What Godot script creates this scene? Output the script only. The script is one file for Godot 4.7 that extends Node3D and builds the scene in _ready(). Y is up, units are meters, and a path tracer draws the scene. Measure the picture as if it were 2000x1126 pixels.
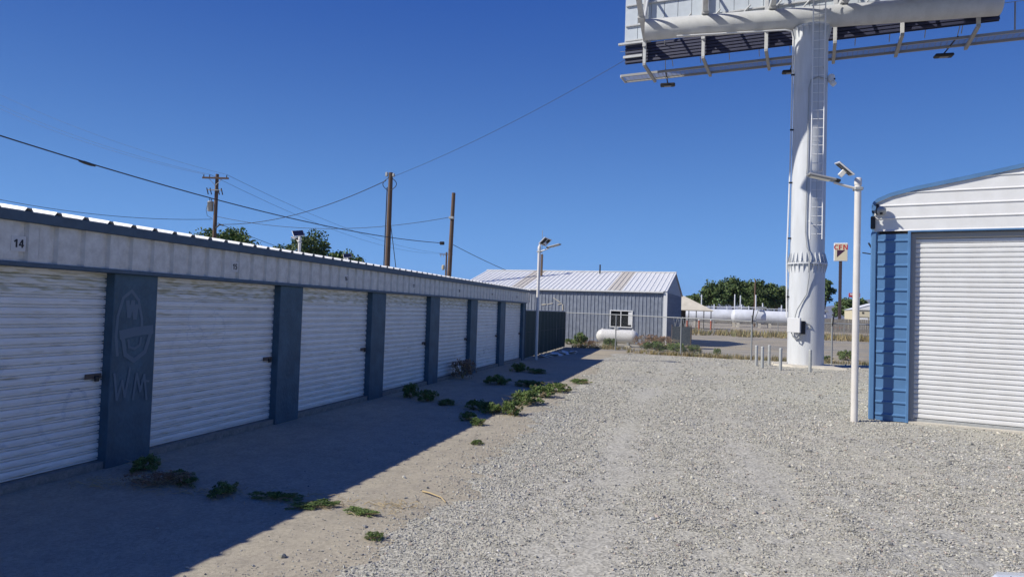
extends Node3D
# Self-storage yard with a billboard column, under a clear morning sky.
# World: y up, metres. The storage row runs along -z with its front near x = -6.

var M := {}
var rng := RandomNumberGenerator.new()

# ------------------------------------------------------------------ mesh builder
class MB:
	var v := PackedVector3Array()
	var n := PackedVector3Array()
	var u := PackedVector2Array()
	var c := PackedColorArray()
	var i := PackedInt32Array()
	var col := Color(1, 1, 1)
	func vert(p: Vector3, nn: Vector3, uv := Vector2.ZERO) -> int:
		v.append(p); n.append(nn); u.append(uv); c.append(col)
		return v.size() - 1
	func tri(a: Vector3, b: Vector3, d: Vector3) -> void:   # counter-clockwise from the front
		var nn := (b - a).cross(d - a).normalized()
		var k := vert(a, nn); vert(b, nn); vert(d, nn)
		i.append_array([k, k + 2, k + 1])
	func quad(a: Vector3, b: Vector3, d: Vector3, e: Vector3, uv := []) -> void:
		var nn := (b - a).cross(e - a)
		if nn.length() < 1e-12: nn = (d - b).cross(e - b)
		nn = nn.normalized()
		var k := v.size()
		if uv.size() == 4:
			vert(a, nn, uv[0]); vert(b, nn, uv[1]); vert(d, nn, uv[2]); vert(e, nn, uv[3])
		else:
			vert(a, nn); vert(b, nn); vert(d, nn); vert(e, nn)
		i.append_array([k, k + 2, k + 1, k, k + 3, k + 2])
	func box(ctr: Vector3, s: Vector3, b := Basis()) -> void:
		var h := s * 0.5
		var p := []
		for q in 8:
			p.append(ctr + b * Vector3(h.x if q & 1 else -h.x, h.y if q & 2 else -h.y, h.z if q & 4 else -h.z))
		quad(p[4], p[5], p[7], p[6]); quad(p[1], p[0], p[2], p[3])
		quad(p[5], p[1], p[3], p[7]); quad(p[0], p[4], p[6], p[2])
		quad(p[6], p[7], p[3], p[2]); quad(p[0], p[1], p[5], p[4])
	func bbox(ctr: Vector3, s: Vector3, bev: float, b := Basis()) -> void:   # box with chamfered edges
		var h := s * 0.5
		var k := h - Vector3.ONE * bev
		var P := func(sx, sy, sz, ax):
			var q := Vector3(sx * (h.x if ax == 0 else k.x), sy * (h.y if ax == 1 else k.y), sz * (h.z if ax == 2 else k.z))
			return ctr + b * q
		for sg in [-1, 1]:
			var f1 = [P.call(sg, -1, -1, 0), P.call(sg, 1, -1, 0), P.call(sg, 1, 1, 0), P.call(sg, -1, 1, 0)]
			var f2 = [P.call(-1, sg, -1, 1), P.call(-1, sg, 1, 1), P.call(1, sg, 1, 1), P.call(1, sg, -1, 1)]
			var f3 = [P.call(-1, -1, sg, 2), P.call(1, -1, sg, 2), P.call(1, 1, sg, 2), P.call(-1, 1, sg, 2)]
			for f in [f1, f2, f3]:
				if sg > 0: quad(f[0], f[1], f[2], f[3])
				else: quad(f[3], f[2], f[1], f[0])
		for s1 in [-1, 1]:
			for s2 in [-1, 1]:
				oq(P.call(s1, s2, -1, 0), P.call(s1, s2, 1, 0), P.call(s1, s2, 1, 1), P.call(s1, s2, -1, 1), ctr)
				oq(P.call(s1, -1, s2, 0), P.call(s1, 1, s2, 0), P.call(s1, 1, s2, 2), P.call(s1, -1, s2, 2), ctr)
				oq(P.call(-1, s1, s2, 1), P.call(1, s1, s2, 1), P.call(1, s1, s2, 2), P.call(-1, s1, s2, 2), ctr)
				for s3 in [-1, 1]:
					var a: Vector3 = P.call(s1, s2, s3, 0)
					var d: Vector3 = P.call(s1, s2, s3, 1)
					var e: Vector3 = P.call(s1, s2, s3, 2)
					if (d - a).cross(e - a).dot(a - ctr) > 0: tri(a, d, e)
					else: tri(a, e, d)
	func oq(a: Vector3, b: Vector3, d: Vector3, e: Vector3, ctr: Vector3) -> void:
		if (b - a).cross(e - a).dot(a - ctr) > 0: quad(a, b, d, e)
		else: quad(e, d, b, a)
	func tube(pts: Array, r, seg := 8, caps := true) -> void:
		var prev := Vector3.ZERO
		var rings := []
		for k in pts.size():
			var p: Vector3 = pts[k]
			var t: Vector3
			if k == 0: t = pts[1] - p
			elif k == pts.size() - 1: t = p - pts[k - 1]
			else: t = (pts[k + 1] - p).normalized() + (p - pts[k - 1]).normalized()
			t = t.normalized()
			var side := prev
			if k == 0:
				side = t.cross(Vector3.UP)
				if side.length() < 0.05: side = t.cross(Vector3.RIGHT)
			side = (side - t * side.dot(t)).normalized()
			prev = side
			var up := side.cross(t)
			var rr: float = r[k] if r is Array else r
			var ring := []
			for q in seg:
				var a := TAU * q / seg
				var dd := side * cos(a) + up * sin(a)
				ring.append(vert(p + dd * rr, dd))
			rings.append(ring)
		for k in pts.size() - 1:
			for q in seg:
				var a: int = rings[k][q]; var b: int = rings[k][(q + 1) % seg]
				var d: int = rings[k + 1][(q + 1) % seg]; var e: int = rings[k + 1][q]
				i.append_array([a, b, d, a, d, e])
		if caps:
			for k in [0, pts.size() - 1]:
				var ring: Array = rings[k]
				var nn: Vector3 = (pts[0] - pts[1]).normalized() if k == 0 else (pts[k] - pts[k - 1]).normalized()
				var base := v.size()
				for q in seg: vert(v[ring[q]], nn)
				for q in range(1, seg - 1):
					if k == 0: i.append_array([base, base + q + 1, base + q])
					else: i.append_array([base, base + q, base + q + 1])
	func lathe(prof: Array, seg: int, xf := Transform3D()) -> void:   # profile (radius, height), y axis, smooth unless a point repeats
		for k in prof.size() - 1:
			var a: Vector2 = prof[k]; var b: Vector2 = prof[k + 1]
			if a.distance_to(b) < 1e-5: continue
			var sl := (b - a).normalized()
			var nn2 := Vector2(sl.y, -sl.x)
			var na := nn2; var nb := nn2
			if k > 0:
				var pa: Vector2 = prof[k - 1]
				if pa.distance_to(a) > 1e-5:
					var s0 := (a - pa).normalized(); na = (nn2 + Vector2(s0.y, -s0.x)).normalized()
			if k < prof.size() - 2:
				var pb: Vector2 = prof[k + 2]
				if pb.distance_to(b) > 1e-5:
					var s1 := (pb - b).normalized(); nb = (nn2 + Vector2(s1.y, -s1.x)).normalized()
			var base := v.size()
			for q in seg + 1:
				var an := TAU * q / seg
				var dd := Vector3(cos(an), 0, sin(an))
				vert(xf * (dd * a.x + Vector3.UP * a.y), xf.basis * (dd * na.x + Vector3.UP * na.y))
				vert(xf * (dd * b.x + Vector3.UP * b.y), xf.basis * (dd * nb.x + Vector3.UP * nb.y))
			for q in seg:
				var o := base + q * 2
				i.append_array([o, o + 2, o + 3, o, o + 3, o + 1])
	func strip(pa: Array, pb: Array, uva := [], uvb := []) -> void:   # flat facets between two polylines
		for k in pa.size() - 1:
			if uva.size() > 0: quad(pa[k], pb[k], pb[k + 1], pa[k + 1], [uva[k], uvb[k], uvb[k + 1], uva[k + 1]])
			else: quad(pa[k], pb[k], pb[k + 1], pa[k + 1])
	func mesh(with_col := false) -> ArrayMesh:
		var arr := []
		arr.resize(Mesh.ARRAY_MAX)
		arr[Mesh.ARRAY_VERTEX] = v; arr[Mesh.ARRAY_NORMAL] = n; arr[Mesh.ARRAY_TEX_UV] = u; arr[Mesh.ARRAY_INDEX] = i
		if with_col: arr[Mesh.ARRAY_COLOR] = c
		var m := ArrayMesh.new()
		m.add_surface_from_arrays(Mesh.PRIMITIVE_TRIANGLES, arr)
		return m

# ------------------------------------------------------------------ scene helpers
var used := {}
func numbered(called: String) -> String:
	if not used.has(called):
		used[called] = 0
		return called
	used[called] += 1
	return "%s_%03d" % [called, used[called]]
func thing(called: String, label: String, category: String, at := Vector3.ZERO, turn := 0.0, group := "") -> Node3D:
	var o := Node3D.new()
	o.name = numbered(called)
	add_child(o)
	o.position = at; o.rotation.y = turn
	tag(o, label, category, group)
	return o
func tag(o: Node, label: String, category: String, group := "") -> void:
	o.set_meta("label", label); o.set_meta("category", category)
	if group != "": o.set_meta("group", group)
func part(called: String, mesh: Mesh, mat: Material, parent: Node, at := Vector3.ZERO, turn := 0.0) -> MeshInstance3D:
	var o := MeshInstance3D.new()
	o.name = called
	o.mesh = mesh; o.material_override = mat
	o.position = at; o.rotation.y = turn
	parent.add_child(o, true)
	return o
func group_part(called: String, parent: Node, at := Vector3.ZERO) -> Node3D:
	var o := Node3D.new()
	o.name = called
	o.position = at
	parent.add_child(o, true)
	return o
func struct(called: String, mesh: Mesh, mat: Material) -> MeshInstance3D:
	var o := part(called, mesh, mat, self)
	o.set_meta("kind", "structure")
	return o
func bx(ctr: Vector3, s: Vector3, bev := 0.0, b := Basis()) -> ArrayMesh:
	var m := MB.new()
	if bev > 0: m.bbox(ctr, s, bev, b)
	else: m.box(ctr, s, b)
	return m.mesh()
func tb(pts: Array, r, seg := 8) -> ArrayMesh:
	var m := MB.new()
	m.tube(pts, r, seg)
	return m.mesh()
func cable(a: Vector3, b: Vector3, sag: float, r: float, n := 24) -> ArrayMesh:
	var p := []
	for k in n + 1:
		var t := float(k) / n
		p.append(a.lerp(b, t) - Vector3(0, sag * 4 * t * (1 - t), 0))
	return tb(p, r, 5)

# ------------------------------------------------------------------ textures and materials
func lin(r: float, g: float, b: float) -> Color:
	return Color(r, g, b).linear_to_srgb()
func noise(sd: int, f: float, oct := 4, cell := false) -> FastNoiseLite:
	var n := FastNoiseLite.new()
	n.seed = sd; n.frequency = f
	if cell:
		n.noise_type = FastNoiseLite.TYPE_CELLULAR
		n.cellular_return_type = FastNoiseLite.RETURN_CELL_VALUE
		n.cellular_jitter = 1.0
		n.fractal_type = FastNoiseLite.FRACTAL_NONE
	else:
		n.noise_type = FastNoiseLite.TYPE_SIMPLEX_SMOOTH
		n.fractal_octaves = oct
	return n
# colours of a surface: base plus weighted noise layers, all given in linear light. layers: [image, darkest multiplier, brightest multiplier]
func tex(size: int, base: Color, layers: Array) -> ImageTexture:
	var d := PackedByteArray()
	d.resize(size * size * 3)
	var bytes := []
	for l in layers: bytes.append((l[0] as Image).get_data())
	for k in size * size:
		var r := base.r; var g := base.g; var b := base.b
		for q in layers.size():
			var t: float = bytes[q][k] / 255.0
			var lo: Color = layers[q][1]; var hi: Color = layers[q][2]
			r *= lo.r + (hi.r - lo.r) * t; g *= lo.g + (hi.g - lo.g) * t; b *= lo.b + (hi.b - lo.b) * t
		d[k * 3] = int(clampf(pow(clampf(r, 0, 1), 0.4545) * 255, 0, 255))
		d[k * 3 + 1] = int(clampf(pow(clampf(g, 0, 1), 0.4545) * 255, 0, 255))
		d[k * 3 + 2] = int(clampf(pow(clampf(b, 0, 1), 0.4545) * 255, 0, 255))
	var im := Image.create_from_data(size, size, false, Image.FORMAT_RGB8, d)
	im.generate_mipmaps()
	return ImageTexture.create_from_image(im)
func seam(sd: int, f: float, size: int, oct := 4, cell := false) -> Image:
	return noise(sd, f, oct, cell).get_seamless_image(size, size, false, false, 0.15, true)
func g2(a: float) -> Color: return Color(a, a, a)
func mat(c: Color, rough := 0.6, metal := 0.0) -> StandardMaterial3D:
	var m := StandardMaterial3D.new()
	m.albedo_color = c.linear_to_srgb(); m.roughness = rough; m.metallic = metal
	return m
func tmat(t: Texture2D, scale: float, rough := 0.7, bump: Image = null, bscale := 0.5) -> StandardMaterial3D:
	var m := StandardMaterial3D.new()
	m.albedo_texture = t; m.roughness = rough
	m.uv1_triplanar = true; m.uv1_world_triplanar = true
	m.uv1_scale = Vector3.ONE * scale
	if bump:
		var b := bump.duplicate() as Image
		b.bump_map_to_normal_map(bscale)
		b.generate_mipmaps()
		m.normal_enabled = true
		m.normal_texture = ImageTexture.create_from_image(b)
	return m

func make_materials() -> void:
	var soft := seam(3, 0.012, 256, 5)
	var fine := seam(4, 0.09, 256, 3)
	var soft2 := seam(9, 0.02, 256, 5)
	# painted steel, block and wood
	M.blue_wall = tmat(tex(256, Color(0.05, 0.105, 0.148), [[soft, g2(0.72), g2(1.2)], [fine, g2(0.9), g2(1.1)]]), 0.7, 0.62, fine, 0.6)
	M.blue_trim = tmat(tex(256, Color(0.048, 0.088, 0.13), [[soft2, Color(0.75, 0.75, 0.75), g2(1.2)], [fine, g2(0.95), g2(1.05)]]), 1.1, 0.5)
	M.blue_steel = tmat(tex(256, Color(0.085, 0.195, 0.37), [[soft, g2(0.9), g2(1.1)], [fine, g2(0.97), g2(1.03)]]), 0.8, 0.42)
	M.fascia = tmat(tex(256, Color(0.7, 0.67, 0.6), [[soft2, Color(0.82, 0.8, 0.77), g2(1.1)], [fine, g2(0.94), g2(1.05)]]), 1.3, 0.6)
	M.white_steel = tmat(tex(256, Color(0.72, 0.72, 0.71), [[soft, Color(0.93, 0.92, 0.9), g2(1.05)], [fine, g2(0.98), g2(1.02)]]), 0.8, 0.45)
	M.roof = tmat(tex(256, Color(0.76, 0.76, 0.74), [[soft2, g2(0.88), g2(1.1)], [fine, g2(0.95), g2(1.04)]]), 0.6, 0.4)
	M.roof_tan = tmat(tex(256, Color(0.52, 0.485, 0.43), [[soft2, g2(0.7), g2(1.35)], [fine, g2(0.85), g2(1.1)]]), 1.0, 0.7)
	M.column = tmat(tex(256, Color(0.62, 0.64, 0.66), [[soft2, Color(0.88, 0.87, 0.85), g2(1.06)], [soft, g2(0.93), g2(1.05)], [fine, g2(0.97), g2(1.03)]]), 0.35, 0.5)
	M.column.uv1_scale = Vector3(0.9, 0.11, 0.9)
	M.white_pipe = tmat(tex(256, Color(0.7, 0.67, 0.63), [[soft, Color(0.93, 0.92, 0.9), g2(1.05)], [fine, g2(0.98), g2(1.02)]]), 1.0, 0.4)
	M.beam_white = tmat(tex(256, Color(0.55, 0.56, 0.56), [[soft, g2(0.85), g2(1.08)], [fine, g2(0.94), g2(1.04)]]), 0.5, 0.55)
	M.panel_pale = tmat(tex(256, Color(0.55, 0.6, 0.64), [[soft, g2(0.92), g2(1.05)], [fine, g2(0.97), g2(1.02)]]), 0.6, 0.4)
	M.navy = tmat(tex(256, Color(0.022, 0.026, 0.065), [[soft, g2(0.8), g2(1.2)], [fine, g2(0.95), g2(1.05)]]), 0.7, 0.5)
	M.frame_tan = mat(Color(0.33, 0.33, 0.325), 0.6)
	M.sign_front = mat(Color(0.5, 0.5, 0.48), 0.6)
	M.grate = mat(Color(0.27, 0.27, 0.28), 0.6, 0.3)
	M.dark = mat(Color(0.018, 0.018, 0.02), 0.55)
	M.black = mat(Color(0.01, 0.01, 0.011), 0.5)
	M.lens = mat(Color(0.75, 0.74, 0.68), 0.35)
	M.galv = tmat(tex(256, Color(0.42, 0.43, 0.42), [[fine, g2(0.85), g2(1.1)], [soft, g2(0.9), g2(1.1)]]), 2.0, 0.5)
	M.galv.metallic = 0.25
	M.rail = mat(Color(0.32, 0.33, 0.33), 0.5, 0.3)
	M.wire = mat(Color(0.32, 0.33, 0.33), 0.5, 0.5)
	M.rust = tmat(tex(256, Color(0.13, 0.095, 0.07), [[fine, g2(0.6), g2(1.4)]]), 6.0, 0.85)
	M.solar = mat(Color(0.012, 0.014, 0.03), 0.12)
	M.tank = tmat(tex(256, Color(0.76, 0.75, 0.72), [[soft2, Color(0.9, 0.88, 0.85), g2(1.04)], [fine, g2(0.98), g2(1.02)]]), 1.2, 0.35)
	M.grey_wall = tmat(tex(256, Color(0.235, 0.262, 0.315), [[soft2, Color(0.8, 0.8, 0.8), g2(1.22)], [fine, g2(0.9), g2(1.1)]]), 0.6, 0.5)
	M.white_trim = mat(Color(0.75, 0.75, 0.74), 0.45)
	M.glass = mat(Color(0.012, 0.014, 0.016), 0.06)
	M.screen = tmat(tex(256, Color(0.026, 0.05, 0.045), [[soft2, g2(0.75), g2(1.2)], [fine, g2(0.8), g2(1.2)]]), 3.0, 0.9, fine, 0.5)
	M.slat_dark = tmat(tex(256, Color(0.035, 0.05, 0.07), [[soft2, g2(0.7), g2(1.25)], [fine, g2(0.7), g2(1.3)]]), 3.0, 0.8)
	M.concrete = tmat(tex(256, Color(0.56, 0.52, 0.44), [[soft2, g2(0.85), g2(1.1)], [fine, g2(0.9), g2(1.08)]]), 0.8, 0.9, fine, 0.5)
	M.sill = tmat(tex(256, Color(0.25, 0.235, 0.21), [[soft2, g2(0.7), g2(1.2)], [fine, g2(0.8), g2(1.15)]]), 1.5, 0.95, fine, 0.8)
	M.bark = tmat(tex(256, Color(0.1, 0.075, 0.055), [[soft, g2(0.7), g2(1.3)], [fine, g2(0.7), g2(1.3)]]), 1.5, 0.9)
	M.pole_wood = tmat(tex(256, Color(0.14, 0.09, 0.06), [[soft, g2(0.6), g2(1.4)], [fine, g2(0.75), g2(1.25)]]), 1.0, 0.9)
	M.pole_wood.uv1_scale = Vector3(6, 0.4, 6)
	M.paint_ghost = mat(Color(0.125, 0.17, 0.21), 0.8)
	M.number = mat(Color(0.022, 0.022, 0.024), 0.7)
	M.sticker = mat(Color(0.64, 0.62, 0.57), 0.7)
	M.cream = mat(Color(0.62, 0.56, 0.4), 0.6)
	M.cream_dark = mat(Color(0.5, 0.44, 0.3), 0.6)
	M.red = mat(Color(0.45, 0.03, 0.035), 0.5)
	M.purple = mat(Color(0.05, 0.012, 0.04), 0.5)
	M.sign_pole = mat(Color(0.045, 0.03, 0.032), 0.6)
	M.fence_wood = tmat(tex(256, Color(0.25, 0.23, 0.2), [[soft2, g2(0.7), g2(1.2)], [fine, g2(0.8), g2(1.15)]]), 0.5, 0.9)
	M.orange = mat(Color(0.4, 0.09, 0.04), 0.6)
	M.shed_roof = tmat(tex(256, Color(0.6, 0.55, 0.44), [[soft2, g2(0.85), g2(1.1)]]), 0.15, 0.6)
	M.shed_wall = mat(Color(0.05, 0.045, 0.042), 0.8)
	M.far_white = tmat(tex(256, Color(0.66, 0.68, 0.72), [[soft2, g2(0.8), g2(1.1)]]), 0.12, 0.5)
	M.plastic = mat(Color(0.65, 0.65, 0.63), 0.5)
	M.car_paint = mat(Color(0.62, 0.66, 0.7), 0.25)
	M.car_paint.clearcoat_enabled = true
	M.car_paint.clearcoat = 0.8
	M.straw = mat(Color(0.46, 0.36, 0.2), 0.9)
	M.mountain = tmat(tex(256, Color(0.16, 0.14, 0.13), [[soft2, g2(0.7), g2(1.3)]]), 0.0006, 0.95)
	for nm in [["leaf_green", Color(0.11, 0.165, 0.045)], ["leaf_dark", Color(0.085, 0.13, 0.042)], ["leaf_weed", Color(0.12, 0.18, 0.05)], ["leaf_dry", Color(0.26, 0.17, 0.11)], ["grass_dry", Color(0.34, 0.27, 0.13)]]:
		var m := mat(Color(1, 1, 1), 0.75)
		m.vertex_color_use_as_albedo = true
		m.backlight_enabled = true
		var bc: Color = nm[1]
		m.backlight = Color(bc.r * 0.6, bc.g * 0.7, bc.b * 0.5).linear_to_srgb()
		M[nm[0]] = m
		M[nm[0] + "_c"] = bc
	# ground
	var cell := seam(21, 0.085, 1024, 1, true)
	var gsoft := seam(22, 0.006, 1024, 5)
	var gfine := seam(23, 0.2, 1024, 2)
	M.gravel = tmat(tex(1024, Color(0.445, 0.425, 0.36), [[cell, g2(0.6), g2(1.32)], [gsoft, Color(0.93, 0.92, 0.9), Color(1.07, 1.07, 1.08)], [gfine, g2(0.88), g2(1.1)]]), 0.6, 0.95, cell, 2.0)
	M.gravel.vertex_color_use_as_albedo = true
	M.asphalt = tmat(tex(1024, Color(0.385, 0.34, 0.26), [[gsoft, Color(0.9, 0.9, 0.92), Color(1.12, 1.12, 1.1)], [gfine, g2(0.66), g2(1.3)], [cell, g2(0.86), g2(1.14)]]), 0.5, 0.95, gfine, 1.6)
	M.asphalt.vertex_color_use_as_albedo = true
	M.dirt = tmat(tex(1024, Color(0.36, 0.315, 0.25), [[gsoft, Color(0.72, 0.74, 0.78), Color(1.2, 1.18, 1.12)], [gfine, g2(0.8), g2(1.18)]]), 0.06, 0.95, gfine, 1.0)
	M.dirt.vertex_color_use_as_albedo = true
	M.road = tmat(tex(256, Color(0.17, 0.165, 0.165), [[soft, g2(0.88), g2(1.12)], [fine, g2(0.85), g2(1.1)]]), 0.2, 0.9)
	M.stone = mat(Color(1, 1, 1), 0.9)
	M.stone.vertex_color_use_as_albedo = true

# weathered white door curtain: rust freckles, dust runs and, for two doors, scrawl that was scrubbed off
func door_texture(sd: int, scrawl: int) -> StandardMaterial3D:
	var S := 512
	var a := noise(sd, 0.006, 4); var b := noise(sd + 1, 0.05, 3); var cN := noise(sd + 2, 0.018, 3)
	var im := Image.create(S, S, false, Image.FORMAT_RGB8)
	for y in S:
		for x in S:
			var t := 0.8 + 0.025 * sin(sd * 1.7) + 0.07 * a.get_noise_2d(x * 1.3, y * 1.6) + 0.05 * b.get_noise_2d(x * 0.6, y * 6)
			var warm := clampf(cN.get_noise_2d(x * 0.5, y * 4.0) * 2.4 - 0.85, 0, 1)
			var top := clampf(b.get_noise_2d(x * 0.3, y * 2.0) * 2.0 + 0.25, 0, 1) if y < 62 else 0.0
			var r := t * (1 - 0.3 * warm - 0.3 * top); var g := t * (1 - 0.34 * warm - 0.33 * top); var bb := t * (1 - 0.45 * warm - 0.47 * top)
			im.set_pixel(x, y, Color(r, g * 0.98, bb * 0.93).linear_to_srgb())
	var strokes := []
	if scrawl == 1:
		strokes = [[Vector2(190, 130), 52.0, 64.0, -0.6, 4.9, 7], [Vector2(150, 230), 70.0, 78.0, 0.4, 5.6, 8], [Vector2(240, 170), 44.0, 60.0, -1.8, 2.4, 7], [Vector2(165, 180), 30.0, 28.0, 0, 6.2, 5]]
	elif scrawl == 2:
		strokes = [[Vector2(420, 350), 60.0, 100.0, 1.5, 4.6, 12], [Vector2(330, 330), 80.0, 110.0, 2.0, 4.2, 16], [Vector2(450, 380), 30.0, 70.0, 3.0, 6.2, 10]]
	elif scrawl == 3:
		strokes = [[Vector2(180, 390), 60.0, 40.0, 0.2, 2.9, 3], [Vector2(280, 400), 60.0, 26.0, 3.4, 6.0, 3], [Vector2(240, 360), 20.0, 50.0, 0.0, 3.0, 3]]
	for s in strokes:
		for k in 420:
			var an: float = lerpf(s[3], s[4], k / 420.0)
			var w: int = s[5]
			for q in w:
				var p: Vector2 = s[0] + Vector2(cos(an) * s[1], sin(an) * s[2]) + Vector2(q - w * 0.5, (q * 7 + k) % 5 - 2)
				if p.x < 0 or p.y < 0 or p.x >= S or p.y >= S: continue
				if b.get_noise_2d(p.x * 2, p.y * 2) < -0.25: continue
				var o := im.get_pixelv(Vector2i(p))
				var f := 0.97 if scrawl != 3 else 0.86
				im.set_pixelv(Vector2i(p), Color(o.r * f, o.g * (f + 0.005), o.b * (f + 0.012)))
	im.generate_mipmaps()
	var m := StandardMaterial3D.new()
	m.albedo_texture = ImageTexture.create_from_image(im)
	m.roughness = 0.5
	return m

# ------------------------------------------------------------------ plants
func leaf(m: MB, p: Vector3, s: float, base: Color, r: RandomNumberGenerator, spread := 0.35) -> void:
	var k := 1.0 + r.randf_range(-spread, spread)
	m.col = Color(base.r * k * r.randf_range(0.9, 1.15), base.g * k, base.b * k * r.randf_range(0.8, 1.2))
	var a := Vector3(r.randfn(), r.randfn(), r.randfn()).normalized()
	var b := a.cross(Vector3(r.randfn(), r.randfn(), r.randfn())).normalized()
	var l := s * r.randf_range(0.7, 1.3)
	var w := l * 0.42
	var nn := a.cross(b) * l * 0.18
	m.quad(p - a * l * 0.5, p + b * w - nn * 0.5, p + a * l * 0.5, p - b * w - nn * 0.5)
func crown(ctr: Vector3, rad: Vector3, clumps: int, per: int, size: float, base: Color, r: RandomNumberGenerator, csize := 0.24) -> MB:
	var m := MB.new()
	for k in clumps:
		var d := Vector3(r.randfn(), r.randfn(), r.randfn()).normalized()
		if d.y < -0.5: d.y = -d.y
		var q := ctr + d * rad * pow(r.randf_range(0.12, 1.0), 0.45) * r.randf_range(0.75, 1.04)
		var cr := (rad.x + rad.y) * 0.5 * csize * r.randf_range(0.6, 1.3)
		var tone := r.randf_range(0.8, 1.2)
		for j in per:
			var o := Vector3(r.randfn(), r.randfn() * 0.75, r.randfn())
			o = o.normalized() * pow(r.randf(), 0.4) * cr
			leaf(m, q + o, size, Color(base.r * tone, base.g * tone, base.b * tone), r)
	return m
func tree(called: String, label: String, at: Vector3, h: float, rad: Vector3, cy: float, n: int, kind: String, sd: int, group := "", leafsize := 0.32) -> void:
	var r := RandomNumberGenerator.new()
	r.seed = sd
	var t := thing(called, label, "tree", at, 0, group)
	var tr := MB.new()
	var tw := h * 0.035
	tr.tube([Vector3(0, -0.1, 0), Vector3(tw * 0.4, h * 0.2, 0), Vector3(-tw * 0.3, h * 0.42, tw), Vector3(tw, cy, 0)], [tw * 1.3, tw, tw * 0.8, tw * 0.45], 7)
	for k in 8:
		var a := TAU * k / 8.0 + r.randf() * 0.5
		var s0 := Vector3(0, h * r.randf_range(0.25, 0.45), 0)
		var e := Vector3(cos(a) * rad.x * 0.7, cy + r.randf_range(-0.3, 0.6) * rad.y, sin(a) * rad.z * 0.7)
		tr.tube([s0, s0.lerp(e, 0.5) + Vector3(0, 0.12 * h, 0), e], [tw * 0.5, tw * 0.32, tw * 0.1], 5)
	part("trunk", tr.mesh(), M.bark, t)
	part("crown", crown(Vector3(0, cy, 0), rad, n, 52, leafsize, M[kind + "_c"], r).mesh(true), M[kind], t)
var weed_meshes := []
func make_weed_meshes() -> void:
	for k in 4:
		var r := RandomNumberGenerator.new()
		r.seed = 70 + k
		var m := crown(Vector3(0, 0.085, 0), Vector3(0.29, 0.15, 0.27), 44, 60, 0.025, M.leaf_weed_c, r, 0.22)
		var st := MB.new()
		for q in 34:
			var a := r.randf() * TAU
			var e := Vector3(cos(a) * r.randf_range(0.1, 0.42), r.randf_range(0.01, 0.24), sin(a) * r.randf_range(0.1, 0.42))
			st.tube([Vector3(0, 0, 0), e * 0.5 + Vector3(0, 0.03, 0), e], [0.004, 0.003, 0.0015], 4)
		weed_meshes.append([m.mesh(true), st.mesh()])
	var r2 := RandomNumberGenerator.new()
	r2.seed = 99
	var m2 := crown(Vector3(0, 0.12, 0), Vector3(0.3, 0.17, 0.28), 36, 34, 0.024, M.leaf_dry_c, r2, 0.24)
	var st2 := MB.new()
	for q in 40:
		var a := r2.randf() * TAU
		var l := r2.randf_range(0.15, 0.42)
		st2.tube([Vector3(0, 0, 0), Vector3(cos(a) * l * 0.5, l * 0.55, sin(a) * l * 0.5), Vector3(cos(a) * l, l * 0.5, sin(a) * l)], [0.004, 0.003, 0.001], 4)
	weed_meshes.append([m2.mesh(true), st2.mesh()])
func weed(label: String, x: float, z: float, s: Vector3, kind: int, turn: float, group: String, y := 0.0) -> void:
	var t := thing("weed_bush" if kind < 4 else "dry_bush", label, "weed", Vector3(x, y, z), turn, group)
	var f := part("foliage", weed_meshes[kind][0], M.leaf_weed if kind < 4 else M.leaf_dry, t)
	var g := part("stems", weed_meshes[kind][1], M.straw, t)
	f.scale = s; g.scale = s

# ------------------------------------------------------------------ main
func _ready() -> void:
	rng.seed = 11
	setup_view()
	make_materials()
	print("materials ", Time.get_ticks_msec())
	make_ground()
	make_gravel()
	print("ground ", Time.get_ticks_msec())
	make_storage()
	make_garage()
	make_grey_building()
	make_billboard()
	print("buildings ", Time.get_ticks_msec())
	make_fences()
	make_light_poles()
	make_bollards()
	make_tank()
	make_utility_poles()
	make_far()
	make_weed_meshes()
	make_plants()
	make_small()
	print("done ", Time.get_ticks_msec())

func setup_view() -> void:
	var cam := Camera3D.new()
	cam.name = "camera"
	cam.position = Vector3(0, 1.8275, 0)
	cam.rotation = Vector3(0.0315, 0.2599, 0.0328)
	cam.fov = 45.85
	cam.near = 0.05; cam.far = 30000.0
	add_child(cam)
	cam.make_current()
	var e := Environment.new()
	e.background_mode = Environment.BG_SKY
	var sky := Sky.new()
	var sm := ProceduralSkyMaterial.new()
	sm.sky_top_color = Color(0.045, 0.245, 0.6)
	sm.sky_horizon_color = Color(0.5, 0.735, 0.99)
	sm.sky_curve = 0.148
	sm.ground_bottom_color = Color(0.3, 0.28, 0.25)
	sm.ground_horizon_color = Color(0.42, 0.41, 0.4)
	sm.sun_angle_max = 0.0
	sky.sky_material = sm
	e.sky = sky
	e.tonemap_mode = Environment.TONE_MAPPER_LINEAR
	e.tonemap_exposure = 1.05
	e.fog_enabled = true
	e.fog_density = 0.000035
	e.fog_light_color = Color(0.62, 0.74, 0.9)
	e.sdfgi_enabled = true; e.ssao_enabled = true; e.ssil_enabled = true
	var we := WorldEnvironment.new()
	we.name = "world_environment"
	we.environment = e
	add_child(we)
	var sun := DirectionalLight3D.new()
	sun.name = "sun"
	sun.light_energy = 1.6
	sun.light_color = Color(1.0, 0.98, 0.935)
	sun.light_angular_distance = 0.53
	sun.shadow_enabled = true
	add_child(sun)
	sun.look_at_from_position(Vector3.ZERO, Vector3(1.03, -1.0, -0.58), Vector3.UP)

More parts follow.
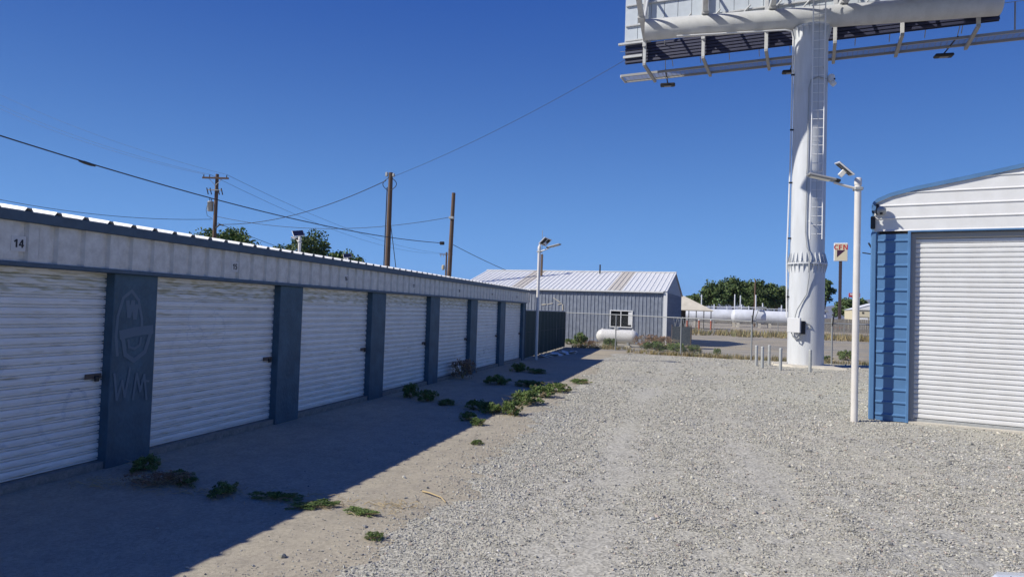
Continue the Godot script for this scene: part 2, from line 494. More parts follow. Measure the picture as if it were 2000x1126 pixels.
# right edge of the paved apron, where gravel has crept over it
func apron_edge(z: float) -> float:
	var t := clampf((-z - 4.0) / 14.0, 0, 1)
	return lerpf(-2.12, -2.75, t) + 0.12 * sin(z * 1.7) + 0.35 * hn.get_noise_1d(z * 90) + 0.22 * hn.get_noise_1d(z * 420 + 50) - clampf((-z - 20.0) / 6.0, 0, 1) * 0.6
var hn := FastNoiseLite.new()
func gh(x: float, z: float) -> float:
	var e := clampf((x - apron_edge(z)) / 1.2, 0, 1)
	return (0.012 + 0.02 * hn.get_noise_2d(x * 60, z * 60) + 0.012 * hn.get_noise_2d(x * 260, z * 260)) * e + 0.004

func grid(x0: float, x1: float, z0: float, z1: float, nx: int, nz: int, hf: Callable, cf: Callable) -> ArrayMesh:
	var m := MB.new()
	for j in nz + 1:
		for k in nx + 1:
			var x := lerpf(x0, x1, float(k) / nx); var z := lerpf(z0, z1, float(j) / nz)
			m.col = cf.call(x, z)
			var e := 0.05
			var nn := Vector3(hf.call(x - e, z) - hf.call(x + e, z), 2 * e, hf.call(x, z - e) - hf.call(x, z + e)).normalized()
			m.vert(Vector3(x, hf.call(x, z), z), nn)
	for j in nz:
		for k in nx:
			var a := j * (nx + 1) + k
			m.i.append_array([a, a + nx + 2, a + 1, a, a + nx + 1, a + nx + 2])
	return m.mesh(true)

func make_ground() -> void:
	hn.seed = 5; hn.frequency = 0.01
	var flat := func(_x, _z): return -0.03
	var tone := noise(40, 0.02, 4)
	struct("ground", grid(-3000, 3000, 60, -6000, 40, 40, flat, func(_x, _z): return Color(1, 1, 1)), M.dirt)
	# yard behind the fence: bands of grey gravel and tan dirt
	struct("dirt_yard", grid(-60, 60, -29.0, -66, 120, 60, func(x, z): return -0.012 + 0.012 * hn.get_noise_2d(x * 30, z * 30),
		func(x, z):
			var t := tone.get_noise_2d(x * 1.2, z * 5.0)
			return Color(0.9, 0.95, 1.02).lerp(Color(1.25, 1.15, 0.95), clampf(0.5 + t * 2.2, 0, 1))), M.dirt)
	struct("road", grid(-400, 400, -80, -97, 20, 4, func(_x, _z): return 0.0, func(_x, _z): return Color(1, 1, 1)), M.road)
	var stripe := MB.new()
	for k in 60:
		stripe.quad(Vector3(-100 + k * 5, 0.006, -88.4), Vector3(-97.5 + k * 5, 0.006, -88.4), Vector3(-97.5 + k * 5, 0.006, -88.6), Vector3(-100 + k * 5, 0.006, -88.6))
	struct("road_marking", stripe.mesh(), M.cream)
	# paved apron in front of the storage row
	var am := MB.new()
	var rows := 90
	for j in rows:
		var za := lerpf(4.0, -29.5, float(j) / rows); var zb := lerpf(4.0, -29.5, float(j + 1) / rows)
		for k in 6:
			var xa := lerpf(-6.6, -1.2, k / 6.0); var xb := lerpf(-6.6, -1.2, (k + 1) / 6.0)
			var t := 0.96 + 0.09 * tone.get_noise_2d(xa * 40, za * 40)
			am.col = Color(t, t, t * 0.99)
			am.quad(Vector3(xa, 0, za), Vector3(xb, 0, za), Vector3(xb, 0, zb), Vector3(xa, 0, zb))
	struct("asphalt_apron", am.mesh(true), M.asphalt)
	# cracks in the apron: narrow dark tar lines
	var cr := MB.new()
	for path in [[Vector2(-3.1, -9.9), Vector2(-2.75, -8.6), Vector2(-2.8, -8.2), Vector2(-2.55, -7.7), Vector2(-2.42, -7.9)], [Vector2(-5.8, -9.05), Vector2(-4.6, -9.1), Vector2(-3.2, -9.0), Vector2(-2.4, -9.05)]]:
		for k in path.size() - 1:
			var steps := 14
			for q in steps:
				var p0: Vector2 = path[k].lerp(path[k + 1], q / float(steps)); var p1: Vector2 = path[k].lerp(path[k + 1], (q + 1) / float(steps))
				p0 += Vector2(sin(p0.y * 31) * 0.02, sin(p0.x * 37) * 0.02); p1 += Vector2(sin(p1.y * 31) * 0.02, sin(p1.x * 37) * 0.02)
				var d := (p1 - p0).normalized().orthogonal() * (0.0022 + 0.0016 * sin(p0.x * 23 + p0.y * 17))
				cr.quad(Vector3(p0.x + d.x, 0.004, p0.y + d.y), Vector3(p1.x + d.x, 0.004, p1.y + d.y), Vector3(p1.x - d.x, 0.004, p1.y - d.y), Vector3(p0.x - d.x, 0.004, p0.y - d.y))
	struct("pavement_crack", cr.mesh(), M.sill)
	# gravel yard
	var gm := MB.new()
	var nz := 420; var nx := 60
	for j in nz + 1:
		var z := lerpf(4.0, -31.2, float(j) / nz)
		var e := apron_edge(z)
		for k in nx + 1:
			var x := lerpf(e, 14.0, pow(float(k) / nx, 1.4))
			var t := tone.get_noise_2d(x * 9, z * 5)
			var t2 := tone.get_noise_2d(x * 30 + 90, z * 22)
			# two wheel tracks worn to finer, paler stone
			var tr := exp(-pow((x + 0.85 + 0.2 * sin(z * 0.35)) / 0.26, 2)) + exp(-pow((x - 0.8 + 0.2 * sin(z * 0.35)) / 0.28, 2))
			var w := clampf(0.45 + t * 1.2 + t2 * 0.4 + tr * 0.3, 0, 1)
			gm.col = Color(0.9, 0.91, 0.93).lerp(Color(1.16, 1.11, 1.0), w)
			var nn := Vector3(gh(x - 0.1, z) - gh(x + 0.1, z), 0.2, gh(x, z - 0.1) - gh(x, z + 0.1)).normalized()
			gm.vert(Vector3(x, gh(x, z), z), nn)
	for j in nz:
		for k in nx:
			var a := j * (nx + 1) + k
			gm.i.append_array([a, a + nx + 2, a + 1, a, a + nx + 1, a + nx + 2])
	struct("gravel_yard", gm.mesh(true), M.gravel)
	# far hills
	var hm := MB.new()
	var pn := noise(61, 0.0009, 5)
	for k in 160:
		var a0 := -1.2 + 2.4 * k / 160.0; var a1 := -1.2 + 2.4 * (k + 1) / 160.0
		var pr := []
		for a in [a0, a1]:
			var d := Vector3(sin(a), 0, -cos(a))
			var hgt := 260.0 + 240.0 * pn.get_noise_1d(a * 3000) + 330.0 * smoothstep(0.1, 0.35, a)
			pr.append([d * 11000, d * 12500 + Vector3(0, maxf(hgt * 0.55, 30), 0), d * 14000 + Vector3(0, maxf(hgt, 40), 0), d * 16500])
		for q in 3:
			hm.quad(pr[0][q], pr[1][q], pr[1][q + 1], pr[0][q + 1])
	struct("hills", hm.mesh(), M.mountain)

func make_gravel() -> void:
	var variants := []
	for k in 3:
		var r := RandomNumberGenerator.new()
		r.seed = 200 + k
		var m := MB.new()
		var top := []; var mid := []; var n := 6
		for q in n:
			var a := TAU * q / n + r.randf_range(-0.3, 0.3)
			mid.append(Vector3(cos(a) * r.randf_range(0.42, 0.62), r.randf_range(-0.1, 0.12), sin(a) * r.randf_range(0.36, 0.55)))
			top.append(Vector3(cos(a) * r.randf_range(0.16, 0.36), r.randf_range(0.26, 0.42), sin(a) * r.randf_range(0.16, 0.34)))
		for q in n:
			var w := (q + 1) % n
			var lo0: Vector3 = mid[q] * Vector3(0.7, 0, 0.7) + Vector3(0, -0.4, 0); var lo1: Vector3 = mid[w] * Vector3(0.7, 0, 0.7) + Vector3(0, -0.4, 0)
			m.quad(mid[w], mid[q], top[q], top[w])
			m.quad(lo1, lo0, mid[q], mid[w])
			m.tri(top[w], top[q], Vector3(0.04, 0.4, 0.02))
		variants.append(m.mesh())
	var lists := [[], [], []]
	var r := RandomNumberGenerator.new()
	r.seed = 31
	var add := func(x: float, z: float, s: float, y: float):
		var k := r.randf_range(0.6, 1.22)
		var c := Color(0.45, 0.435, 0.37)
		var p := r.randf()
		if p < 0.10: c = Color(0.54, 0.5, 0.42)
		elif p < 0.17: c = Color(0.52, 0.505, 0.47)
		elif p < 0.36: c = Color(0.27, 0.265, 0.25)
		elif p < 0.40: c = Color(0.4, 0.33, 0.28)
		c = Color(c.r * k, c.g * k, c.b * k)
		var b := Basis.from_euler(Vector3(r.randf_range(-0.5, 0.5), r.randf() * TAU, r.randf_range(-0.5, 0.5))).scaled_local(Vector3(s * r.randf_range(0.9, 1.7), s * r.randf_range(0.5, 0.9), s))
		lists[r.randi() % 3].append([Transform3D(b, Vector3(x, y + s * 0.2, z)), c])
	var bands := [[-2.6, -6.0, 4700.0, 0.0082], [-6.0, -10.0, 3100.0, 0.0102], [-10.0, -16.0, 1200.0, 0.0138], [-16.0, -24.0, 320.0, 0.018], [-24.0, -31.0, 110.0, 0.023]]
	for bd in bands:
		var z0: float = bd[0]; var z1: float = bd[1]
		var wl := -3.2; var wr: float = minf(0.43 * -z1 + 1.6, 9.5)
		var cnt := int((z0 - z1) * (wr - wl) * bd[2])
		for k in cnt:
			var z := r.randf_range(z1, z0); var x := r.randf_range(wl, wr)
			var e := x - apron_edge(z)
			if z < -14.05 + (x - 3.26) * 0.25 and x > 3.26 + (-14.05 - z) * 0.25: continue
			if e < 0.0 and r.randf() > exp(e * 4.5) * 0.5: continue
			# patchy: thinner where wheels have pressed the stone in
			var pt: float = hn.get_noise_2d(x * 55, z * 30)
			var trk := exp(-pow((x + 0.85 + 0.2 * sin(z * 0.35)) / 0.24, 2)) + 0.8 * exp(-pow((x - 0.8 + 0.2 * sin(z * 0.35)) / 0.26, 2))
			if r.randf() > 0.85 + pt * 0.9 - trk * 0.62: continue
			add.call(x, z, bd[3] * exp(r.randfn() * 0.42), gh(x, z) if e > 0 else 0.0)
	# stray stones on the apron
	for k in 6000:
		var z := r.randf_range(-20.0, -3.2); var x := apron_edge(z) - absf(r.randfn()) * 0.75
		if x > -5.9: add.call(x, z, 0.0065 * exp(r.randfn() * 0.55), 0.0)
	for q in 3:
		var mm := MultiMesh.new()
		mm.transform_format = MultiMesh.TRANSFORM_3D
		mm.use_colors = true
		mm.mesh = variants[q]
		mm.instance_count = lists[q].size()
		for k in lists[q].size():
			mm.set_instance_transform(k, lists[q][k][0]); mm.set_instance_color(k, lists[q][k][1])
		var o := MultiMeshInstance3D.new()
		o.name = numbered("gravel_stones")
		o.multimesh = mm; o.material_override = M.stone
		add_child(o)
		o.set_meta("kind", "stuff")
		tag(o, ["loose grey crushed stone covering the gravel yard", "sharp darker crushed stone mixed into the gravel yard", "flat pale crushed stone mixed into the gravel yard"][q], "gravel")
	print("stones ", lists[0].size() * 3)

# one corrugated sheet: width along +x, length along +y, ribs standing out to +z
func rib_sheet(width: float, length: float, pitch: float, ribw: float, depth: float, first := 0.5) -> ArrayMesh:
	var m := MB.new()
	var a := [Vector3(0, 0, 0)]
	var x := pitch * first
	while x < width:
		a.append(Vector3(x - ribw * 0.5, 0, 0)); a.append(Vector3(x - ribw * 0.25, 0, depth))
		a.append(Vector3(x + ribw * 0.25, 0, depth)); a.append(Vector3(x + ribw * 0.5, 0, 0))
		x += pitch
	a.append(Vector3(width, 0, 0))
	var b := []
	for p in a: b.append(p + Vector3(0, length, 0))
	m.strip(b, a)
	var bk := []; var bl := []
	for p in a: bk.append(p - Vector3(0, 0, 0.006)); bl.append(p + Vector3(0, length, -0.006))
	m.strip(bk, bl)
	m.strip(a, bk)
	m.strip(bl, b)
	return m.mesh()

# curtain slats of a roll-up door: local x along the width, y up, z outward; uv spans the whole door
func slat_meshes(width: float, height: float, n: int, bead := false) -> Array:
	var out := []
	var p := height / n
	for k in n:
		var m := MB.new()
		var y := p * k
		var prof := [Vector2(0, -0.026), Vector2(0.004, -0.026), Vector2(0.011, -0.002), Vector2(p * 0.35, 0.0035), Vector2(p * 0.7, 0.0035), Vector2(p - 0.011, -0.001), Vector2(p - 0.004, -0.026), Vector2(p, -0.026)]
		if bead: prof = [Vector2(0, -0.024), Vector2(0.004, -0.024), Vector2(0.007, -0.003), Vector2(0.02, -0.001), Vector2(0.024, -0.024), Vector2(0.03, -0.024), Vector2(0.034, -0.001), Vector2(p * 0.65, 0.003), Vector2(p - 0.006, -0.002), Vector2(p - 0.002, -0.024), Vector2(p, -0.024)]
		var a := []; var b := []; var ua := []; var ub := []
		for q in prof:
			a.append(Vector3(0, y + q.x, q.y)); b.append(Vector3(width, y + q.x, q.y))
			ua.append(Vector2(0, 1 - (y + q.x) / height)); ub.append(Vector2(1, 1 - (y + q.x) / height))
		m.strip(a, b, ua, ub)
		m.quad(Vector3(0, y + p, -0.04), Vector3(width, y + p, -0.04), Vector3(width, y, -0.04), Vector3(0, y, -0.04))
		out.append(m.mesh())
	return out

func zl(k: int) -> float: return -(5.96 + k * 3.048)

func text_mesh(s: String, h: float, depth := 0.004) -> TextMesh:
	var t := TextMesh.new()
	var f := SystemFont.new()
	f.font_names = PackedStringArray(["Droid Sans"])
	f.font_weight = 700
	t.font = f
	t.text = s; t.font_size = 32
	t.pixel_size = h / 23.0
	t.depth = depth
	return t

func make_storage() -> void:
	var t := thing("storage_building", "long white and blue storage row with roll-up doors and slate blue piers", "building", Vector3(-6, 0, 0))
	var o := Vector3(6, 0, 0)
	var zA := 3.184; var zB := -24.56
	# shell
	part("wall", bx(Vector3(-10.9, 1.3, zA - 0.09) + o, Vector3(9.2, 2.6, 0.18)), M.fascia, t)
	part("wall", bx(Vector3(-10.9, 1.24, zB + 0.09) + o, Vector3(9.2, 2.48, 0.18)), M.blue_wall, t)
	part("wall", bx(Vector3(-15.6, 1.25, (zA + zB) / 2) + o, Vector3(0.18, 2.5, zA - zB - 0.4)), M.fascia, t)
	part("floor_slab", bx(Vector3(-10.85, 0.03, (zA + zB) / 2) + o, Vector3(9.66, 0.1, zA - zB - 0.004)), M.sill, t)
	# piers
	var graf: Node3D
	for k in range(-3, 7):
		var w := 0.61 if k < 6 else 0.31
		var p := part("pier", bx(Vector3(-6.14, 1.04, zl(k) - w / 2) + o, Vector3(0.3, 2.08, w), 0.006), M.blue_wall, t)
		if k == 0:
			graf = p
			p.set_meta("label", "pier with faded grey scrawled face and letters")
	graffiti(graf, o)
	# doors
	var n := 21
	var slats := slat_meshes(2.438, 2.0, n, true)
	var mats := [door_texture(300, 0), door_texture(310, 1), door_texture(320, 2), door_texture(330, 3), door_texture(340, 0), door_texture(350, 0)]
	var nums := {0: "14", 1: "15", 2: "16", 3: "17", 4: "18", 5: "19", 6: "20"}
	for k in range(-2, 7):
		var d := group_part("roll_up_door", t, Vector3(-6.1, 0.085, zl(k - 1) - 0.61) + o)
		d.rotation.y = PI / 2
		var mt: Material = mats[0]
		if k == 1: mt = mats[1]
		elif k == 0: mt = mats[2]
		elif k == 5: mt = mats[3]
		elif k in [3, 6]: mt = mats[4]
		elif k == 4: mt = mats[5]
		for q in n: part("slat", slats[q], mt, d)
		part("bottom_bar", bx(Vector3(1.219, -0.02, -0.005), Vector3(2.43, 0.035, 0.03)), M.sill, d)
		# hasp with padlock
		var hz := 2.438 - 0.12
		var hs := part("hasp", bx(Vector3(hz, 0.9, 0.012), Vector3(0.2, 0.055, 0.016), 0.004), M.rust, d)
		part("padlock", bx(Vector3(hz + 0.03, 0.875, 0.03), Vector3(0.05, 0.06, 0.025), 0.006), M.dark, hs)
		part("lintel", bx(Vector3(1.219, 2.005, -0.06), Vector3(2.43, 0.02, 0.12)), M.blue_trim, d)
		if nums.has(k):
			var zc := (zl(k - 1) - 0.61 + zl(k)) / 2 - 0.1
			var st := part("number_plate", bx(Vector3(-5.966, 2.285, zc) + o, Vector3(0.003, 0.14, 0.14)), M.sticker, t)
			var tx := part("unit_number", text_mesh(nums[k], 0.075), M.number, st, Vector3(-5.963, 2.285, zc) + o, PI / 2)
			tx.scale = Vector3(0.85, 1, 1)
	# fascia sheets, three ribs to a sheet
	var fs := rib_sheet(0.912, 0.375, 0.3048, 0.095, -0.034)
	var z := zA - 0.001
	while z > zB + 0.3:
		part("fascia_sheet", fs, M.fascia, t, Vector3(-5.968, 2.118, z) + o, PI / 2)
		z -= 0.9144
	part("fascia_backing", bx(Vector3(-6.08, 2.33, (zA + zB) / 2) + o, Vector3(0.1, 0.48, zA - zB)), M.fascia, t)
	part("header_strip", bx(Vector3(-5.97, 2.1, (zA + zB) / 2) + o, Vector3(0.06, 0.042, zA - zB + 0.02), 0.004), M.blue_trim, t)
	part("eave_trim", bx(Vector3(-5.955, 2.54, (zA + zB) / 2) + o, Vector3(0.05, 0.105, zA - zB + 0.06), 0.006), M.blue_trim, t)
	part("corner_trim", bx(Vector3(-6.02, 1.24, zB - 0.012) + o, Vector3(0.1, 2.5, 0.03), 0.004), M.blue_trim, t)
	# roof, sheet by sheet; the front slope rises away from the yard
	var sl := 0.132
	var rs := rib_sheet(0.912, 5.1, 0.3048, 0.09, 0.032)
	z = zA
	while z > zB + 0.3:
		var p := part("roof_sheet", rs, M.roof, t)
		var up := Vector3(-1, sl, 0).normalized()
		p.transform = Transform3D(Basis(Vector3(0, 0, -1), up, Vector3(0, 0, -1).cross(up)), Vector3(-5.925, 2.588, z) + o)
		z -= 0.9144
	var rb := MB.new()
	rb.box(Vector3(-13.5, 2.9, (zA + zB) / 2) + o, Vector3(5.1, 0.03, zA - zB), Basis(Vector3(0, 0, 1), 0.131))
	part("back_roof", rb.mesh(), M.roof, t)
	for gz in [zA - 0.1, zB + 0.1]:
		var g := MB.new()
		var za: float = gz - 0.06; var zb: float = gz + 0.06
		var A := Vector3(-6.1, 2.45, 0) + o; var B := Vector3(-10.95, 3.2, 0) + o; var C := Vector3(-15.6, 2.45, 0) + o
		for zz in [za, zb]:
			if zz == zb: g.tri(A + Vector3(0, 0, zz), B + Vector3(0, 0, zz), C + Vector3(0, 0, zz))
			else: g.tri(C + Vector3(0, 0, zz), B + Vector3(0, 0, zz), A + Vector3(0, 0, zz))
		part("gable", g.mesh(), M.fascia, t)

var stroke_layer := 0
func stroke(m: MB, pts: Array, w: float, x: float) -> void:   # brush stroke on a wall that faces +x; points are (z, y)
	for k in pts.size() - 1:
		var a: Vector2 = pts[k]; var b: Vector2 = pts[k + 1]
		var nn := (b - a).normalized().orthogonal() * w * 0.5
		var e := (b - a).normalized() * w * 0.3
		a -= e; b += e
		stroke_layer += 1
		x = -5.9885 + 6.0 + stroke_layer * 0.0002
		m.quad(Vector3(x, a.y - nn.y, a.x - nn.x), Vector3(x, b.y - nn.y, b.x - nn.x), Vector3(x, b.y + nn.y, b.x + nn.x), Vector3(x, a.y + nn.y, a.x + nn.x))
func graffiti(parent: Node3D, o: Vector3) -> void:
	var m := MB.new()
	var zc := zl(0)
	var P := func(a: Array):
		var r := []
		for q in a: r.append(Vector2(zc - 0.61 * q[0], q[1]))
		return r
	var x := -5.988 + o.x
	stroke(m, P.call([[0.13, 1.2], [0.08, 1.4], [0.1, 1.62], [0.2, 1.82], [0.38, 1.9], [0.55, 1.8], [0.64, 1.6], [0.66, 1.45]]), 0.035, x)
	stroke(m, P.call([[0.3, 1.78], [0.34, 1.62], [0.42, 1.78], [0.48, 1.6], [0.52, 1.74]]), 0.05, x + 0.001)
	stroke(m, P.call([[0.2, 1.42], [0.5, 1.45], [0.88, 1.47]]), 0.1, x + 0.0015)
	stroke(m, P.call([[0.22, 1.4], [0.3, 1.2], [0.5, 1.13], [0.75, 1.22], [0.86, 1.42]]), 0.05, x + 0.002)
	stroke(m, P.call([[0.35, 1.36], [0.38, 1.28], [0.5, 1.26], [0.62, 1.3], [0.64, 1.38]]), 0.03, x + 0.0025)
	stroke(m, P.call([[0.08, 1.0], [0.16, 0.72], [0.26, 0.92], [0.33, 0.74], [0.42, 1.05]]), 0.03, x)
	stroke(m, P.call([[0.52, 0.7], [0.58, 0.98], [0.68, 0.78], [0.76, 0.96], [0.84, 0.68]]), 0.03, x)
	stroke(m, P.call([[0.7, 0.9], [0.88, 0.88]]), 0.022, x + 0.001)
	part("scrawl", m.mesh(), M.paint_ghost, parent)

# steel garage on the right, front turned a little towards the yard
func make_garage() -> void:
	var t := thing("garage_building", "blue and white steel garage with wide white roll-up door and curved roof edge", "building", Vector3(3.26, 0, -14.05), -atan(0.25))
	# local: x along the front, y up, z towards the viewer, building body towards -z
	var L := 7.4; var D := 9.0
	var prof := [Vector2(-0.045, 3.9), Vector2(-0.045, 4.0), Vector2(-0.02, 4.06), Vector2(0.046, 4.12), Vector2(0.262, 4.214), Vector2(0.667, 4.315), Vector2(1.064, 4.388), Vector2(1.446, 4.458), Vector2(1.816, 4.53), Vector2(2.264, 4.62), Vector2(3.7, 4.92)]
	var full := prof.duplicate()
	for k in range(prof.size() - 2, -1, -1): full.append(Vector2(L - prof[k].x, prof[k].y))
	# white gable sheets, each a horizontal band with its own lap
	var y := 3.515
	while y < 4.85:
		var y2 := minf(y + 0.235, 4.9)
		var m := MB.new()
		var roof_y := func(x: float):
			var xx := minf(x, L - x)
			for k in prof.size() - 1:
				if xx <= prof[k + 1].x: return lerpf(prof[k].y, prof[k + 1].y, clampf((xx - prof[k].x) / maxf(prof[k + 1].x - prof[k].x, 0.001), 0, 1))
			return 4.9
		var rows := [[y, 0.022], [y + 0.012, 0.022], [y + 0.03, 0.004], [y2 - 0.012, 0.004], [y2, 0.022]]
		var cols := 60
		for q in rows.size() - 1:
			for k in cols:
				var xa := lerpf(0.0, L, k / float(cols)); var xb := lerpf(0.0, L, (k + 1) / float(cols))
				var ra: float = roof_y.call(xa) - 0.045; var rb: float = roof_y.call(xb) - 0.045
				var a0 := minf(rows[q][0], ra); var a1 := minf(rows[q + 1][0], ra)
				var b0 := minf(rows[q][0], rb); var b1 := minf(rows[q + 1][0], rb)
				if a1 - a0 < 0.0005 and b1 - b0 < 0.0005: continue
				m.quad(Vector3(xa, a0, rows[q][1]), Vector3(xb, b0, rows[q][1]), Vector3(xb, b1, rows[q + 1][1]), Vector3(xa, a1, rows[q + 1][1]))
		if m.v.size() > 0: part("gable_sheet", m.mesh(), M.white_steel, t)
		y += 0.235
	# blue siding right and left of the door: horizontal ribs, one sheet per three ribs
	for side in [0.06, L - 0.56]:
		var yy := 0.02
		while yy < 3.4:
			var top := minf(yy + 0.688, 3.5)
			var m := MB.new()
			var a := [Vector2(yy, 0)]
			var ry := yy + 0.11
			while ry < top - 0.03:
				a.append(Vector2(ry - 0.024, 0.0)); a.append(Vector2(ry - 0.012, 0.022)); a.append(Vector2(ry + 0.006, 0.022)); a.append(Vector2(ry + 0.028, 0.0))
				ry += 0.2295
			a.append(Vector2(top, 0))
			var p0 := []; var p1 := []
			for q in a:
				p0.append(Vector3(side, q.x, q.y)); p1.append(Vector3(side + 0.5, q.x, q.y))
			m.strip(p0, p1)
			m.box(Vector3(side + 0.25, (yy + top) / 2, -0.05), Vector3(0.5, top - yy, 0.09))
			part("siding_sheet", m.mesh(), M.blue_steel, t)
			yy += 0.6885
	part("corner_trim", bx(Vector3(0.0, 1.76, -0.03), Vector3(0.1, 3.5, 0.13), 0.02), M.blue_steel, t)
	part("corner_trim", bx(Vector3(L, 1.76, -0.03), Vector3(0.1, 3.5, 0.13), 0.02), M.blue_steel, t)
	part("jamb_trim", bx(Vector3(0.575, 1.76, -0.01), Vector3(0.05, 3.5, 0.09), 0.008), M.blue_steel, t)
	part("jamb_trim", bx(Vector3(L - 0.575, 1.76, -0.01), Vector3(0.05, 3.5, 0.09), 0.008), M.blue_steel, t)
	part("header_trim", bx(Vector3(L / 2, 3.505, 0.002), Vector3(L - 1.1, 0.03, 0.06), 0.006), M.blue_steel, t)
	# opening: dark reveals, drum housing, curtain
	part("door_guide", bx(Vector3(0.64, 1.74, -0.12), Vector3(0.08, 3.46, 0.12)), M.frame_tan, t)
	part("door_guide", bx(Vector3(L - 0.64, 1.74, -0.12), Vector3(0.08, 3.46, 0.12)), M.frame_tan, t)
	part("drum_housing", bx(Vector3(L / 2, 3.44, -0.16), Vector3(L - 1.28, 0.12, 0.16), 0.02), M.frame_tan, t)
	var W := L - 1.36
	var d := group_part("roll_up_door", t, Vector3(0.68, 0.1, -0.12))
	var n := 37
	for sm in slat_meshes(W, 3.28, n): part("slat", sm, M.white_steel, d)
	part("bottom_bar", bx(Vector3(W / 2, -0.035, -0.005), Vector3(W, 0.06, 0.04), 0.006), M.galv, d)
	part("sill", bx(Vector3(L / 2, 0.02, -0.1), Vector3(L - 1.2, 0.05, 0.3)), M.concrete, t)
	# curved roof shell and its blue edge trim
	var rm := MB.new()
	var ra := []; var rb2 := []
	for q in full:
		ra.append(Vector3(q.x, q.y + 0.006, 0.0)); rb2.append(Vector3(q.x, q.y + 0.006, -D))
	rm.strip(ra, rb2)
	part("roof", rm.mesh(), M.blue_steel, t)
	var tm := MB.new()
	for k in full.size() - 1:
		var a: Vector2 = full[k]; var b: Vector2 = full[k + 1]
		var dn := Vector2(0, -0.06)
		if k == 0 or k == full.size() - 2: dn = Vector2(0.085 if k == 0 else -0.085, 0)
		var zf := 0.045
		tm.quad(Vector3(a.x, a.y + 0.01, zf), Vector3(a.x + dn.x, a.y + dn.y, zf), Vector3(b.x + dn.x, b.y + dn.y, zf), Vector3(b.x, b.y + 0.01, zf))
		tm.quad(Vector3(a.x, a.y + 0.012, zf), Vector3(b.x, b.y + 0.012, zf), Vector3(b.x, b.y + 0.012, -0.1), Vector3(a.x, a.y + 0.012, -0.1))
		tm.quad(Vector3(a.x + dn.x, a.y + dn.y, zf), Vector3(a.x + dn.x, a.y + dn.y, 0.024), Vector3(b.x + dn.x, b.y + dn.y, 0.024), Vector3(b.x + dn.x, b.y + dn.y, zf))
	part("rake_trim", tm.mesh(), M.blue_steel, t)
	part("side_wall", bx(Vector3(0.0, 1.96, -D / 2 - 0.1), Vector3(0.08, 3.92, D - 0.2)), M.blue_steel, t)
	part("side_wall", bx(Vector3(L, 1.96, -D / 2 - 0.1), Vector3(0.08, 3.92, D - 0.2)), M.blue_steel, t)
	part("back_wall", bx(Vector3(L / 2, 2.0, -D), Vector3(L, 4.0, 0.08)), M.blue_steel, t)
	# security camera at the eave, with its bracket, and a small arm on the side wall
	var cm := MB.new()
	cm.lathe([Vector2(0, 0.0), Vector2(0.06, 0.0), Vector2(0.06, 0.0), Vector2(0.075, 0.03), Vector2(0.075, 0.12), Vector2(0.05, 0.16), Vector2(0, 0.17)], 14, Transform3D(Basis(Vector3(1, 0, 0), 1.25), Vector3(0.12, 3.86, 0.06)))
	var sc := part("security_camera", cm.mesh(), M.galv, t)
	part("lens", bx(Vector3(0.115, 3.83, 0.2), Vector3(0.05, 0.05, 0.04), 0.015), M.black, sc)
	part("bracket", bx(Vector3(0.05, 3.93, 0.03), Vector3(0.05, 0.2, 0.06), 0.01), M.dark, sc)
	part("mounting_box", bx(Vector3(-0.02, 3.68, 0.05), Vector3(0.08, 0.24, 0.07), 0.015), M.dark, sc)
	var arm := part("side_bracket", tb([Vector3(-0.03, 3.12, -0.3), Vector3(-0.2, 3.15, -0.3)], 0.012, 6), M.dark, t)
	part("antenna", bx(Vector3(-0.06, 3.27, -0.3), Vector3(0.03, 0.16, 0.06), 0.01, Basis(Vector3(0, 0, 1), 0.5)), M.dark, arm)

